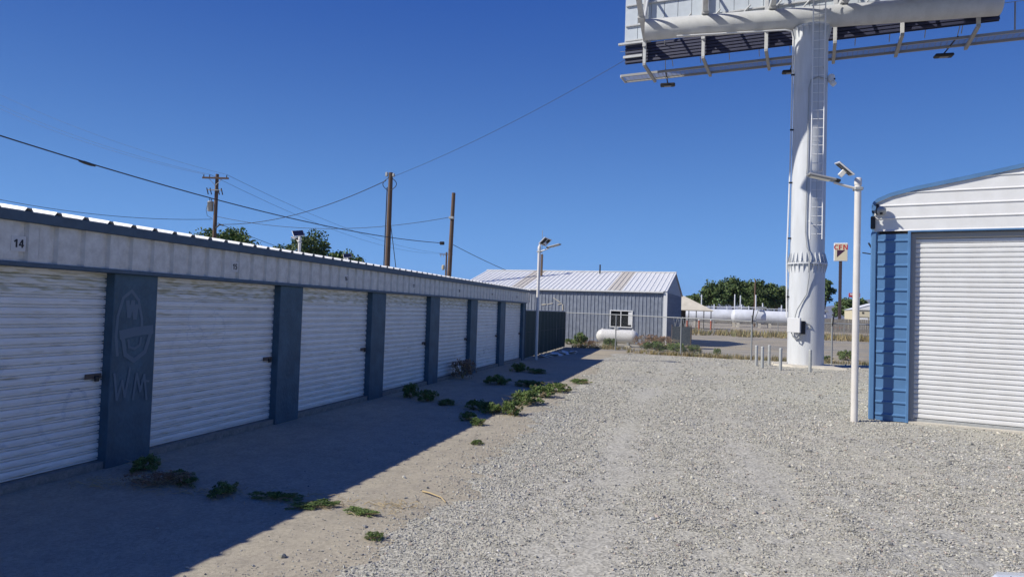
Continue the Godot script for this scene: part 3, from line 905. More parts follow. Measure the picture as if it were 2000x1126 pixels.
func make_grey_building() -> void:
	var ang := -atan(0.075)
	var t := thing("grey_building", "slate grey ribbed metal building with low white roof behind the chain link fence", "building", Vector3(-1.6, 0, -42.0), ang)
	# local: x runs left (negative) along the front, -z is the depth
	var L := 13.6; var D := 10.6
	var wl := rib_sheet(0.91, 3.2, 0.228, 0.05, 0.03)
	var x := -L
	while x < -0.5:
		part("wall_sheet", wl, M.grey_wall, t, Vector3(x, 0, 0))
		x += 0.9144
	part("wall_core", bx(Vector3(-L / 2, 1.6, -D / 2), Vector3(L - 0.02, 3.2, D - 0.02)), M.grey_wall, t)
	var side := rib_sheet(0.91, 3.2, 0.228, 0.05, 0.03)
	for k in 11:
		part("wall_sheet", side, M.grey_wall, t, Vector3(0.005, 0, -0.1 - 0.9144 * k), PI / 2)
	# gable
	var g := MB.new()
	for xx in [0.0, -L]:
		if xx == 0.0: g.tri(Vector3(xx, 3.2, 0), Vector3(xx, 3.2, -D), Vector3(xx, 4.62, -D / 2))
		else: g.tri(Vector3(xx, 3.2, -D), Vector3(xx, 3.2, 0), Vector3(xx, 4.62, -D / 2))
	part("gable", g.mesh(), M.grey_wall, t)
	part("corner_trim", bx(Vector3(0.02, 1.62, 0.03), Vector3(0.22, 3.24, 0.08), 0.006), M.white_trim, t)
	# roof sheets
	var run := Vector2(D / 2 + 0.12, 4.72 - 3.24).length()
	var rs := rib_sheet(0.91, run, 0.3048, 0.07, 0.03)
	var upv := Vector3(0, 4.72 - 3.24, -(D / 2 + 0.12)).normalized()
	x = -L
	var k := 0
	while k < 15:
		var p := part("roof_sheet", rs, M.roof_tan if k in [4, 11] else M.roof, t)
		p.transform = Transform3D(Basis(Vector3.RIGHT, upv, Vector3.RIGHT.cross(upv)), Vector3(x, 3.24, 0.12))
		if k in [4, 11]: p.set_meta("label", "dirty tan translucent roof sheet")
		x += 0.9144; k += 1
	part("back_roof", bx(Vector3(-L / 2, 3.98, -D * 0.75 - 0.1), Vector3(L + 0.16, 0.04, run), 0, Basis(Vector3(1, 0, 0), -0.26)), M.roof, t)
	part("ridge_cap", bx(Vector3(-L / 2 + 0.05, 4.73, -D / 2), Vector3(L + 0.14, 0.05, 0.3), 0.01), M.roof, t)
	part("gutter", bx(Vector3(-L / 2 - 0.1, 3.19, 0.13), Vector3(L, 0.1, 0.09), 0.01), M.white_steel, t)
	# window
	var w := group_part("window", t, Vector3(-2.62, 1.5, 0.05))
	for s in [-1, 1]:
		part("frame", bx(Vector3(s * 0.67, 0, 0), Vector3(0.065, 1.06, 0.07), 0.006), M.white_trim, w)
		part("frame", bx(Vector3(0, s * 0.5, 0), Vector3(1.275, 0.06, 0.07), 0.006), M.white_trim, w)
	part("mullion", bx(Vector3(-0.02, 0, 0), Vector3(0.05, 0.94, 0.05), 0.004), M.white_trim, w)
	part("pane", bx(Vector3(-0.34, 0, -0.02), Vector3(0.6, 0.94, 0.012)), M.glass, w)
	part("pane", bx(Vector3(0.32, 0, -0.02), Vector3(0.63, 0.94, 0.012)), M.glass, w)
	part("curtain", bx(Vector3(0.53, 0.05, -0.006), Vector3(0.2, 0.8, 0.01)), M.white_trim, w)
	# old paint marks
	var m := MB.new()
	for q in [[-7.6, 2.25, 0.28, 0.07, 0.1], [-7.2, 2.3, 0.4, 0.05, 0.25], [-6.75, 2.55, 0.55, 0.05, -0.55], [-6.55, 2.3, 0.3, 0.06, 0.3], [-6.35, 2.1, 0.06, 0.4, 0.05]]:
		m.box(Vector3(q[0], q[1], 0.036), Vector3(q[2], q[3], 0.003), Basis(Vector3(0, 0, 1), q[4]))
	part("paint_mark", m.mesh(), M.concrete, t)
	# mast on the roof
	var ms := part("mast", bx(Vector3(-8.85, 5.0, -3.4), Vector3(0.13, 1.5, 0.13), 0.01), M.pole_wood, t)
	part("mast_post", bx(Vector3(-9.1, 4.9, -3.4), Vector3(0.1, 1.2, 0.1), 0.01), M.galv, ms)
	part("antenna", tb([Vector3(-8.85, 5.7, -3.4), Vector3(-8.87, 7.4, -3.4)], 0.018, 6), M.galv, ms)
	var dm := MB.new()
	dm.lathe([Vector2(0, 0), Vector2(0.12, 0.02), Vector2(0.2, 0.07), Vector2(0.24, 0.13), Vector2(0.23, 0.135), Vector2(0.0, 0.03)], 14, Transform3D(Basis(Vector3(0, 0, 1), 1.2) * Basis(Vector3(1, 0, 0), 0.4), Vector3(-8.95, 6.3, -3.35)))
	part("dish", dm.mesh(), M.white_trim, ms)
	part("vent_pipe", tb([Vector3(-5.0, 4.5, -4.6), Vector3(-5.0, 5.15, -4.6)], 0.05, 8), M.dark, t)

func make_billboard() -> void:
	var C := Vector3(4.3, 0, -28.75)
	var t := thing("billboard", "tall white steel column carrying a two sided billboard with catwalk and ladder", "billboard", C)
	# column
	var m := MB.new()
	m.lathe([Vector2(0.665, 0.08), Vector2(0.655, 4.0)], 48)
	part("lower_column", m.mesh(), M.column, t)
	m = MB.new()
	m.lathe([Vector2(0.63, 4.0), Vector2(0.62, 13.25), Vector2(0.62, 13.25), Vector2(0.66, 13.3), Vector2(0.66, 13.36), Vector2(0.66, 13.36), Vector2(0.0, 13.36)], 48)
	part("upper_column", m.mesh(), M.column, t)
	var fl := MB.new()
	fl.lathe([Vector2(0.6, 3.97), Vector2(0.74, 3.97), Vector2(0.74, 3.97), Vector2(0.74, 4.03), Vector2(0.74, 4.03), Vector2(0.6, 4.03)], 48)
	var f := part("flange", fl.mesh(), M.column, t)
	var gs := MB.new()
	var P := [Vector3(0.62, 0.03, 0), Vector3(0.735, 0.03, 0), Vector3(0.735, 0.07, 0), Vector3(0.645, 0.42, 0), Vector3(0.62, 0.42, 0)]
	var hz := Vector3(0, 0, 0.012)
	for k in range(1, 4):
		gs.tri(P[0] + hz, P[k] + hz, P[k + 1] + hz); gs.tri(P[0] - hz, P[k + 1] - hz, P[k] - hz)
	for k in 5:
		gs.quad(P[k] - hz, P[(k + 1) % 5] - hz, P[(k + 1) % 5] + hz, P[k] + hz)
	var gm := gs.mesh()
	var capm := gm
	for k in 24:
		var a := TAU * k / 24.0 + 0.06
		var u := part("gusset", gm, M.column, f, Vector3(0, 4.0, 0), a)
		var d := part("gusset", gm, M.column, f)
		d.transform = Transform3D(Basis(Vector3.UP, a + 0.13) * Basis(Vector3(1, 0, 0), PI), Vector3(0, 4.0, 0))
	for k in 20:
		var d := part("gusset", capm, M.column, t)
		d.transform = Transform3D(Basis(Vector3.UP, TAU * k / 20.0) * Basis(Vector3(1, 0, 0), PI), Vector3(0, 13.33, 0))
	# bolts round the flange and weld seams between column rings
	var bolt := bx(Vector3(0.7, 0.05, 0), Vector3(0.045, 0.06, 0.045), 0.008)
	for k in 24:
		part("bolt", bolt, M.galv, f, Vector3(0, 4.0, 0), TAU * (k + 0.5) / 24.0 + 0.06)
	for sy in [1.9, 6.3, 8.7, 11.1]:
		var ws := MB.new()
		var wr := 0.661 if sy < 4.0 else 0.628
		ws.lathe([Vector2(wr - 0.004, sy - 0.012), Vector2(wr + 0.003, sy - 0.004), Vector2(wr + 0.003, sy + 0.004), Vector2(wr - 0.004, sy + 0.012)], 48)
		part("weld_seam", ws.mesh(), M.column, t)
	# cross beam
	var bm := MB.new()
	bm.lathe([Vector2(0, -6.5), Vector2(0.41, -6.5), Vector2(0.41, -6.5), Vector2(0.42, -6.48), Vector2(0.42, 6.48), Vector2(0.41, 6.5), Vector2(0.41, 6.5), Vector2(0, 6.5)], 40, Transform3D(Basis(Vector3(0, 0, 1), -PI / 2), Vector3(0, 13.8, 0)))
	part("cross_beam", bm.mesh(), M.beam_white, t)
	# far face, seen from behind; local coordinates: subtract C
	var A := Vector3(-3.35, 13.4, -31.55) - C; var B := Vector3(11.05, 13.4, -29.3) - C
	var du := (B - A); du.y = 0
	var len := du.length()
	du = du.normalized()
	var bk := Vector3(-du.z, 0, du.x)        # towards the viewer
	if bk.z < 0: bk = -bk
	var face := group_part("sign_face", t)
	face.set_meta("label", "far sign face seen from behind, pale blue sheets")
	var nb := 24
	var bas := Basis(du, Vector3.UP, bk)
	var shm := bx(Vector3(len / nb / 2, 2.1, 0), Vector3(len / nb - 0.018, 4.2, 0.05), 0.008)
	for k in nb:
		var p := part("panel", shm, M.panel_pale, face)
		p.transform = Transform3D(bas, A + du * (len * k / nb) + Vector3(0, 0.95, 0))
	part("front_skin", bx(A + du * len / 2 + Vector3(0, 3.05, 0) - bk * 0.05, Vector3(len, 4.2, 0.03), 0, bas), M.sign_front, face)
	for hy in [1.05, 1.75, 2.7, 3.8]:
		part("stringer", bx(A + du * len / 2 + Vector3(0, hy, 0) + bk * 0.07, Vector3(len - 0.1, 0.07, 0.08), 0.008, bas), M.beam_white, face)
	var ap := group_part("apron", t)
	ap.set_meta("label", "dark navy slatted apron under the far sign face")
	for k in 6:
		part("slat", bx(A + du * len / 2 + Vector3(0, 0.09 + 0.145 * k, 0), Vector3(len - 0.08, 0.115, 0.05), 0.008, bas * Basis(Vector3(1, 0, 0), -0.12)), M.navy, ap)
	part("backing", bx(A + du * len / 2 + Vector3(0, 0.46, 0) - bk * 0.07, Vector3(len - 0.1, 0.92, 0.03), 0, bas), M.navy, ap)
	part("edge_rail", bx(A + du * 0.5 + Vector3(0, 0.9, 0) + bk * 0.14, Vector3(1.5, 0.1, 0.12), 0.01, bas), M.beam_white, ap)
	part("edge_rail", bx(A + du * 0.42 + Vector3(0, 0.3, 0) + bk * 0.08, Vector3(0.9, 0.12, 0.06), 0.01, bas), M.beam_white, ap)
	# near face, above the frame of the picture
	var A2 := Vector3(-3.3, 14.1, -24.8) - C; var B2 := Vector3(11.1, 14.1, -27.8) - C
	var du2 := (B2 - A2).normalized()
	var len2 := (B2 - A2).length()
	var bas2 := Basis(du2, Vector3.UP, du2.cross(Vector3.UP))
	var face2 := group_part("sign_face", t)
	var shm2 := bx(Vector3(len2 / nb / 2, 2.1, 0), Vector3(len2 / nb - 0.018, 4.2, 0.05), 0.008)
	for k in nb:
		var p := part("panel", shm2, M.panel_pale, face2)
		p.transform = Transform3D(bas2, A2 + du2 * (len2 * k / nb))
	var cw2 := group_part("catwalk", t)
	part("grating", bx(A2 + du2 * len2 / 2 + Vector3(0, -0.1, 1.0), Vector3(len2, 0.05, 0.7), 0.0, Basis(du2, Vector3.UP, du2.cross(Vector3.UP))), M.grate, cw2)
	# uprights, arms over the beam, hangers and catwalk brackets
	for xx in [-2.36, 0.22, 2.8, 5.42, 7.8, 10.3]:
		var s: float = (xx - (A.x + C.x)) / du.x
		var q := A + du * s
		part("upright", bx(q + Vector3(0, 2.9, 0) + bk * 0.24, Vector3(0.16, 4.6, 0.2), 0.01, bas), M.beam_white, t)
		part("hanger", bx(q + Vector3(0, 0.2, 0) + bk * 0.2, Vector3(0.14, 0.86, 0.1), 0.01, bas), M.beam_white, t)
		part("bracket", bx(q + Vector3(0, -0.2, 0) - bk * 0.95, Vector3(0.13, 0.12, 2.45), 0.01, bas), M.frame_tan, t)
		var s2: float = (xx - (A2.x + C.x)) / du2.x
		var q2 := A2 + du2 * s2
		part("upright", bx(q2 + Vector3(0, 2.1, -0.2), Vector3(0.16, 4.3, 0.2), 0.01, bas2), M.beam_white, t)
		part("cross_arm", bx(Vector3(q.x, 14.34, (q.z + q2.z) / 2), Vector3(0.2, 0.22, absf(q2.z - q.z) - 0.3), 0.01), M.beam_white, t)
		part("saddle", bx(Vector3(q.x, 14.2, 0.12), Vector3(0.3, 0.1, 0.5), 0.01), M.beam_white, t)
		part("strut", tb([Vector3(q.x, 14.3, 0.2), Vector3(q2.x, 16.6, q2.z - 0.3)], 0.06, 6), M.beam_white, t)
		part("strut", tb([Vector3(q.x + 0.1, 14.3, -0.1), Vector3(q.x + 0.1, 16.4, q.z + 0.35)], 0.055, 6), M.beam_white, t)
	for k in 11:
		var q := A + du * (0.9 + 1.25 * k)
		part("brace", tb([q + Vector3(0, 0.95, 0) + bk * 0.16, q + du * 0.9 + Vector3(0, 1.9, 0) + bk * 0.16], 0.035, 5), M.beam_white, t)
		part("hanger_rod", tb([q + Vector3(0, -0.12, 0) - bk * 0.6, q + Vector3(0, 0.35, 0) - bk * 0.02], 0.018, 5), M.frame_tan, t)
	# catwalk beyond the far face
	var cw := group_part("catwalk", t)
	var ci := [Vector3(-3.6, 13.28, -32.75) - C, Vector3(12.4, 13.28, -30.15) - C]
	var co := [Vector3(-3.5, 13.28, -33.65) - C, Vector3(12.6, 13.28, -30.95) - C]
	var cd: Vector3 = (ci[1] - ci[0]).normalized()
	var cl: float = (ci[1] - ci[0]).length()
	var cb := Basis(cd, Vector3.UP, cd.cross(Vector3.UP))
	for e in [ci, co]:
		part("rail", bx((e[0] + e[1]) / 2, Vector3(cl, 0.12, 0.05), 0.01, cb), M.frame_tan, cw)
	for e in [0, 1]:
		part("end_rail", bx((ci[e] + co[e]) / 2, Vector3(0.06, 0.14, 0.86), 0.01, cb), M.beam_white, cw)
	var gr := MB.new()
	for k in 11:
		gr.box((ci[0].lerp(co[0], (k + 0.5) / 11.0) + ci[1].lerp(co[1], (k + 0.5) / 11.0)) / 2 + Vector3(0, 0.04, 0), Vector3(cl - 0.1, 0.012, 0.014), cb)
	for k in 80:
		var f0 := (k + 0.5) / 80.0
		gr.box((ci[0].lerp(ci[1], f0) + co[0].lerp(co[1], f0)) / 2 + Vector3(0, 0.045, 0), Vector3(0.014, 0.014, 0.8), cb)
	part("grating", gr.mesh(), M.grate, cw)
	part("hand_line", tb([ci[0] + Vector3(0, 0.95, 0.6), ci[1] + Vector3(0, 0.95, 0.6)], 0.012, 5), M.wire, cw)
	part("end_post", tb([ci[1] + Vector3(-0.6, 0, 0.1), ci[1] + Vector3(-0.6, 1.1, 0.1)], 0.03, 6), M.frame_tan, cw)
	# floodlights on arms beyond the catwalk
	for lx in [-1.5, 4.05, 10.0]:
		var s: float = (lx + 3.5) / 16.1
		var p0: Vector3 = co[0].lerp(co[1], s)
		var p1 := p0 + Vector3(0.05, -0.06, -0.85)
		var fl2 := group_part("floodlight", t, p1)
		part("housing", bx(Vector3(0, -0.02, 0), Vector3(0.72, 0.13, 0.34), 0.04), M.dark, fl2)
		part("lens", bx(Vector3(0, -0.09, 0), Vector3(0.34, 0.012, 0.2), 0.004), M.grate, fl2)
		part("arm", tb([p0 - p1 + Vector3(0, 0.05, 0.9), Vector3(0, 0.06, 0)], 0.03, 6), M.dark, fl2)
		part("conduit", tb([p0 - p1 + Vector3(0, 0.1, 0.85), p0 - p1 + Vector3(0, 0.5, 1.2), p0 - p1 + Vector3(0.0, 0.9, 2.3)], 0.018, 5), M.galv, fl2)
	# ladder up the column
	var ld := group_part("ladder", t)
	for sx in [-0.03, 0.4]:
		part("ladder_rail", tb([Vector3(sx, 4.9, 0.78), Vector3(sx - 0.03, 14.6, 0.78)], 0.026, 6), M.white_trim, ld)
	var rung := tb([Vector3(-0.03, 0, 0.78), Vector3(0.4, 0, 0.78)], 0.015, 6)
	for k in 28:
		part("rung", rung, M.white_trim, ld, Vector3(-0.003 * k * 0.34, 5.1 + 0.34 * k, 0))
	for k in 5:
		part("standoff", bx(Vector3(-0.04, 5.6 + 2.0 * k, 0.68), Vector3(0.03, 0.05, 0.2)), M.column, ld)
		part("standoff", bx(Vector3(0.41, 5.6 + 2.0 * k, 0.62), Vector3(0.03, 0.05, 0.3)), M.column, ld)
	part("safety_cable", tb([Vector3(0.18, 4.9, 0.8), Vector3(0.16, 14.4, 0.8)], 0.006, 5), M.wire, ld)
	# conduits and cable
	part("conduit", tb([Vector3(-0.72, 1.9, 0.1), Vector3(-0.76, 4.2, 0.1), Vector3(-0.7, 8, 0.1), Vector3(-0.68, 13.0, 0.1), Vector3(-0.75, 13.25, 0.15), Vector3(-1.0, 13.3, 0.2), Vector3(-5.2, 13.32, 0.3)], 0.03, 8), M.white_trim, t)
	for cy in [2.7, 5.0, 7.2, 9.3, 11.5]:
		part("clamp", bx(Vector3(-0.66, cy, 0.12), Vector3(0.16, 0.06, 0.06), 0.008), M.dark, t)
	part("cable", tb([Vector3(0.55, 11.15, 0.45), Vector3(0.2, 11.2, 0.66), Vector3(-0.08, 11.1, 0.66), Vector3(-0.15, 10.8, 0.66), Vector3(-0.16, 8, 0.66), Vector3(-0.18, 5.2, 0.66), Vector3(-0.12, 4.6, 0.69), Vector3(-0.02, 4.3, 0.78), Vector3(-0.02, 3.6, 0.76), Vector3(-0.1, 2.8, 0.7), Vector3(-0.42, 2.2, 0.64), Vector3(-0.5, 1.85, 0.62)], 0.02, 7), M.galv, t)
	var scam := part("security_camera", bx(Vector3(0.72, 11.25, 0.2), Vector3(0.24, 0.34, 0.24), 0.07), M.white_trim, t)
	part("camera_head", bx(Vector3(0.78, 11.02, 0.3), Vector3(0.22, 0.24, 0.24), 0.09), M.white_trim, scam)
	part("lens", bx(Vector3(0.8, 11.16, 0.42), Vector3(0.07, 0.07, 0.04), 0.02), M.black, scam)
	# meter box with conduit loops
	var jb := part("junction_box", bx(Vector3(-0.52, 1.6, 0.72), Vector3(0.46, 0.56, 0.22), 0.012, Basis(Vector3.UP, -0.35)), M.white_trim, t)
	part("backplate", bx(Vector3(-0.22, 1.52, 0.66), Vector3(0.2, 0.5, 0.12), 0.01), M.dark, jb)
	part("conduit_loop", tb([Vector3(-0.62, 1.33, 0.72), Vector3(-0.56, 1.16, 0.74), Vector3(-0.44, 1.06, 0.75), Vector3(-0.34, 1.14, 0.74), Vector3(-0.3, 1.3, 0.72)], 0.022, 7), M.galv, jb)
	part("conduit_loop", tb([Vector3(-0.5, 1.33, 0.74), Vector3(-0.44, 1.16, 0.76), Vector3(-0.36, 1.33, 0.74)], 0.02, 7), M.white_trim, jb)
	part("conduit_loop", tb([Vector3(-0.12, 1.7, 0.66), Vector3(0.02, 1.66, 0.7), Vector3(0.06, 1.54, 0.7), Vector3(-0.04, 1.46, 0.66)], 0.02, 7), M.galv, jb)
	# concrete footing
	var pd := MB.new()
	var ring := [Vector2(-1.15, -0.6), Vector2(-1.2, 0.45), Vector2(-0.6, 1.05), Vector2(0.5, 1.3), Vector2(1.2, 1.35), Vector2(0.98, 0.5), Vector2(1.0, -0.6), Vector2(0.4, -1.2), Vector2(-0.7, -1.1)]
	for k in ring.size():
		var a: Vector2 = ring[k]; var b: Vector2 = ring[(k + 1) % ring.size()]
		pd.tri(Vector3(0, 0.1, 0), Vector3(a.x, 0.085, a.y), Vector3(b.x, 0.085, b.y))
		pd.quad(Vector3(a.x * 1.04, -0.02, a.y * 1.04), Vector3(b.x * 1.04, -0.02, b.y * 1.04), Vector3(b.x, 0.085, b.y), Vector3(a.x, 0.085, a.y))
	part("footing", pd.mesh(), M.concrete, t)

func chain_mesh(a: Vector3, b: Vector3, h: float, pitch: float) -> ArrayMesh:
	var m := MB.new()
	var L := (b - a).length(); var d := (b - a).normalized()
	var nn := d.cross(Vector3.UP)
	for s in [-1, 1]:
		var x := -h
		while x < L + h:
			var x0 := x; var x1: float = x + s * h
			var y0 := 0.0; var y1 := h
			# clip to the panel
			var lo := clampf(minf(x0, x1), 0, L); var hi := clampf(maxf(x0, x1), 0, L)
			if hi - lo > 0.02:
				var ya: float = (lo - x0) / (x1 - x0) * h; var yb: float = (hi - x0) / (x1 - x0) * h
				var p: Vector3 = a + d * lo + Vector3(0, ya + 0.05, 0) + nn * 0.002 * s; var q: Vector3 = a + d * hi + Vector3(0, yb + 0.05, 0) + nn * 0.002 * s
				var w: Vector3 = (q - p).normalized().cross(nn) * 0.0018
				m.quad(p - w, q - w, q + w, p + w)
				m.quad(p - nn * 0.0018, q - nn * 0.0018, q + nn * 0.0018, p + nn * 0.0018)
			x += pitch
	return m.mesh()

func make_fences() -> void:
	var pts := [Vector3(-6.42, 0, -35.0), Vector3(-3.68, 0, -34.3), Vector3(-0.48, 0, -32.1), Vector3(2.47, 0, -30.85), Vector3(5.65, 0, -30.95), Vector3(8.8, 0, -31.0), Vector3(12.0, 0, -31.1)]
	var hs := [1.78, 1.76, 1.72, 1.68, 1.7, 1.7, 1.7]
	var t := thing("chain_link_fence", "galvanised chain link fence in front of the grey building and billboard column", "fence", pts[2])
	var o: Vector3 = pts[2]
	for k in pts.size():
		var tall := k in [3, 4]
		part("post", tb([pts[k] - o + Vector3(0, -0.2, 0), pts[k] - o + Vector3(0, hs[k] + (0.25 if tall else 0.03), 0)], 0.036 if tall else 0.03, 8), M.rail, t)
		if tall:
			part("barbed_wire_arm", tb([pts[k] - o + Vector3(0, hs[k] - 0.1, 0.03), pts[k] - o + Vector3(0.06, hs[k] + 0.5, 0.1)], 0.028, 6), M.dark, t)
		if k > 0:
			part("top_rail", tb([pts[k - 1] - o + Vector3(0, hs[k - 1], 0), pts[k] - o + Vector3(0, hs[k], 0)], 0.024, 7), M.rail, t)
			part("wire_mesh", chain_mesh(pts[k - 1] - o, pts[k] - o, hs[k] - 0.08, 0.075), M.wire, t)
	# screened fence beyond the end of the storage row
	var g := thing("screened_fence", "dark green privacy screen fence beside the end of the storage row", "fence", Vector3(-6.1, 0, -25.2))
	var go := Vector3(-6.1, 0, -25.2)
	var ga := Vector3(-6.1, 0, -24.75); var gb := Vector3(-6.42, 0, -34.9)
	for k in 5:
		var p := ga.lerp(gb, k / 4.0) - go
		part("post", tb([p + Vector3(0, -0.2, 0), p + Vector3(0, 1.86, 0)], 0.03, 8), M.rail, g)
	part("top_rail", tb([ga - go + Vector3(0, 1.83, 0), gb - go + Vector3(0, 1.83, 0)], 0.024, 7), M.rail, g)
	part("middle_wire", tb([ga - go + Vector3(0.06, 1.0, 0), gb - go + Vector3(0.06, 1.0, 0)], 0.008, 5), M.dark, g)
	var sm := MB.new()
	var nx := 90
	for k in nx:
		for j in 5:
			var q := []
			for e in [[k, j], [k + 1, j], [k + 1, j + 1], [k, j + 1]]:
				var f: float = e[0] / float(nx); var h: float = e[1] / 5.0
				var amp := 0.035 if f > 0.25 else 0.008
				var p := ga.lerp(gb, f) - go + Vector3(0.045 + amp * sin(f * 71.0 + 1.3 * sin(h * 2.2 + f * 9)) * (1.0 - 0.5 * h), 0.03 + h * 1.78, 0)
				q.append(p)
			sm.quad(q[0], q[1], q[2], q[3])
	part("screen_cloth", sm.mesh(), M.screen, g)
	# low wire fence along the road
	var r := thing("road_fence", "thin wire fence along the far road verge", "fence", Vector3(5, 0, -76))
	var last := Vector3.ZERO
	for k in 9:
		var p := Vector3(-22 + k * 6.4, 0, -0.6 * k + 3)
		part("post", tb([p + Vector3(0, -0.2, 0), p + Vector3(0, 1.62, 0)], 0.035, 6), M.rail, r)
		if k > 0:
			for hy in [1.58, 1.0, 0.4]:
				part("rail" if hy > 1.5 else "strand", tb([last + Vector3(0, hy, 0), p + Vector3(0, hy, 0)], 0.022 if hy > 1.5 else 0.006, 5), M.rail, r)
		last = p
	# wooden board fence in the distance
	var bfn := thing("board_fence", "weathered grey board fence beyond the road right of the column", "fence", Vector3(20, 0, -118))
	for k in 38:
		part("board", bx(Vector3(k * 0.31, 1.05 + 0.03 * sin(k * 7.0), 0.02 * sin(k * 3.0)), Vector3(0.28, 2.1, 0.03)), M.fence_wood, bfn)
	for hy in [0.5, 1.6]:
		part("rail", bx(Vector3(5.8, hy, -0.06), Vector3(11.8, 0.1, 0.06)), M.fence_wood, bfn)

func solar_light(label: String, at: Vector3, h: float, turn: float, group := "solar yard lights on white poles") -> void:
	var t := thing("solar_light", label, "street light", at, turn, group)
	var m := MB.new()
	m.lathe([Vector2(0.06, -0.15), Vector2(0.057, h - 0.12), Vector2(0.057, h - 0.12), Vector2(0.064, h - 0.12), Vector2(0.064, h - 0.12), Vector2(0.064, h - 0.03), Vector2(0.05, h + 0.005), Vector2(0, h + 0.015)], 20)
	part("pole", m.mesh(), M.white_pipe, t)
	part("clamp", bx(Vector3(0, h - 0.2, 0), Vector3(0.15, 0.06, 0.15), 0.012), M.galv, t)
	part("arm", tb([Vector3(-0.04, h - 0.19, 0), Vector3(-0.2, h - 0.15, 0), Vector3(-0.42, h - 0.08, 0)], 0.024, 8), M.white_pipe, t)
	var hd := group_part("lamp_head", t, Vector3(-0.66, h + 0.0, 0))
	var tilt := Basis(Vector3(0, 0, 1), -0.22)
	part("housing", bx(Vector3(0.02, 0.012, 0), Vector3(0.5, 0.045, 0.2), 0.016, tilt), M.frame_tan, hd)
	part("neck", bx(Vector3(0.29, -0.045, 0), Vector3(0.12, 0.06, 0.1), 0.015, tilt), M.dark, hd)
	part("led_panel", bx(Vector3(-0.01, -0.014, 0), Vector3(0.36, 0.008, 0.15), 0.002, tilt), M.lens, hd)
	var sp := group_part("solar_panel", t, Vector3(-0.24, h + 0.17, 0.0))
	sp.basis = Basis(Vector3(0, 0, 1), -0.72) * Basis(Vector3(1, 0, 0), 0.2)
	part("frame", bx(Vector3(0, 0, 0), Vector3(0.36, 0.024, 0.44), 0.006), M.white_trim, sp)
	part("cells", bx(Vector3(0, 0.014, 0), Vector3(0.33, 0.006, 0.41)), M.solar, sp)
	part("back_inset", bx(Vector3(0, -0.013, 0.1), Vector3(0.3, 0.004, 0.16)), M.dark, sp)
	part("back_inset", bx(Vector3(0, -0.013, -0.1), Vector3(0.3, 0.004, 0.16)), M.dark, sp)
	part("bracket", bx(Vector3(0.03, -0.08, 0), Vector3(0.09, 0.14, 0.05), 0.008), M.white_trim, sp)

func make_light_poles() -> void:
	solar_light("white solar light pole standing beside the blue and white garage", Vector3(2.88, 0, -13.62), 4.45, 0.12)
	solar_light("white solar light pole at the far end of the storage row", Vector3(-5.62, 0, -24.95), 4.25, PI - 0.3)
	solar_light("nearer solar light showing above the storage roof", Vector3(-15.2, 0, -24.0), 4.45, -0.7)
	solar_light("farther solar light showing low above the storage roof", Vector3(-18.7, 0, -34.4), 4.4, -0.9)

func make_bollards() -> void:
	var m := MB.new()
	m.lathe([Vector2(0.055, -0.2), Vector2(0.055, 0.75), Vector2(0.05, 0.77), Vector2(0.035, 0.785), Vector2(0, 0.79)], 16)
	var cap := MB.new()
	cap.lathe([Vector2(0.058, 0.745), Vector2(0.058, 0.77), Vector2(0.04, 0.795), Vector2(0, 0.805)], 16)
	var mm := m.mesh(); var cmh := cap.mesh()
	var lab := ["leftmost grey pipe bollard left of the billboard column", "second grey pipe bollard from the left, set forward of its neighbours", "rearmost grey pipe bollard, third from the left", "grey pipe bollard at the left edge of the concrete footing", "grey pipe bollard standing right in front of the billboard column"]
	var ps := [Vector3(2.38, 0, -27.4), Vector3(2.5, 0, -26.4), Vector3(2.93, 0, -28.3), Vector3(3.05, 0, -25.8), Vector3(3.98, 0, -25.55)]
	for k in 5:
		var t := thing("bollard", lab[k], "bollard", ps[k], 0, "pipe bollards round the column")
		part("pipe", mm, M.galv, t)
		part("cap", cmh, M.galv, t)

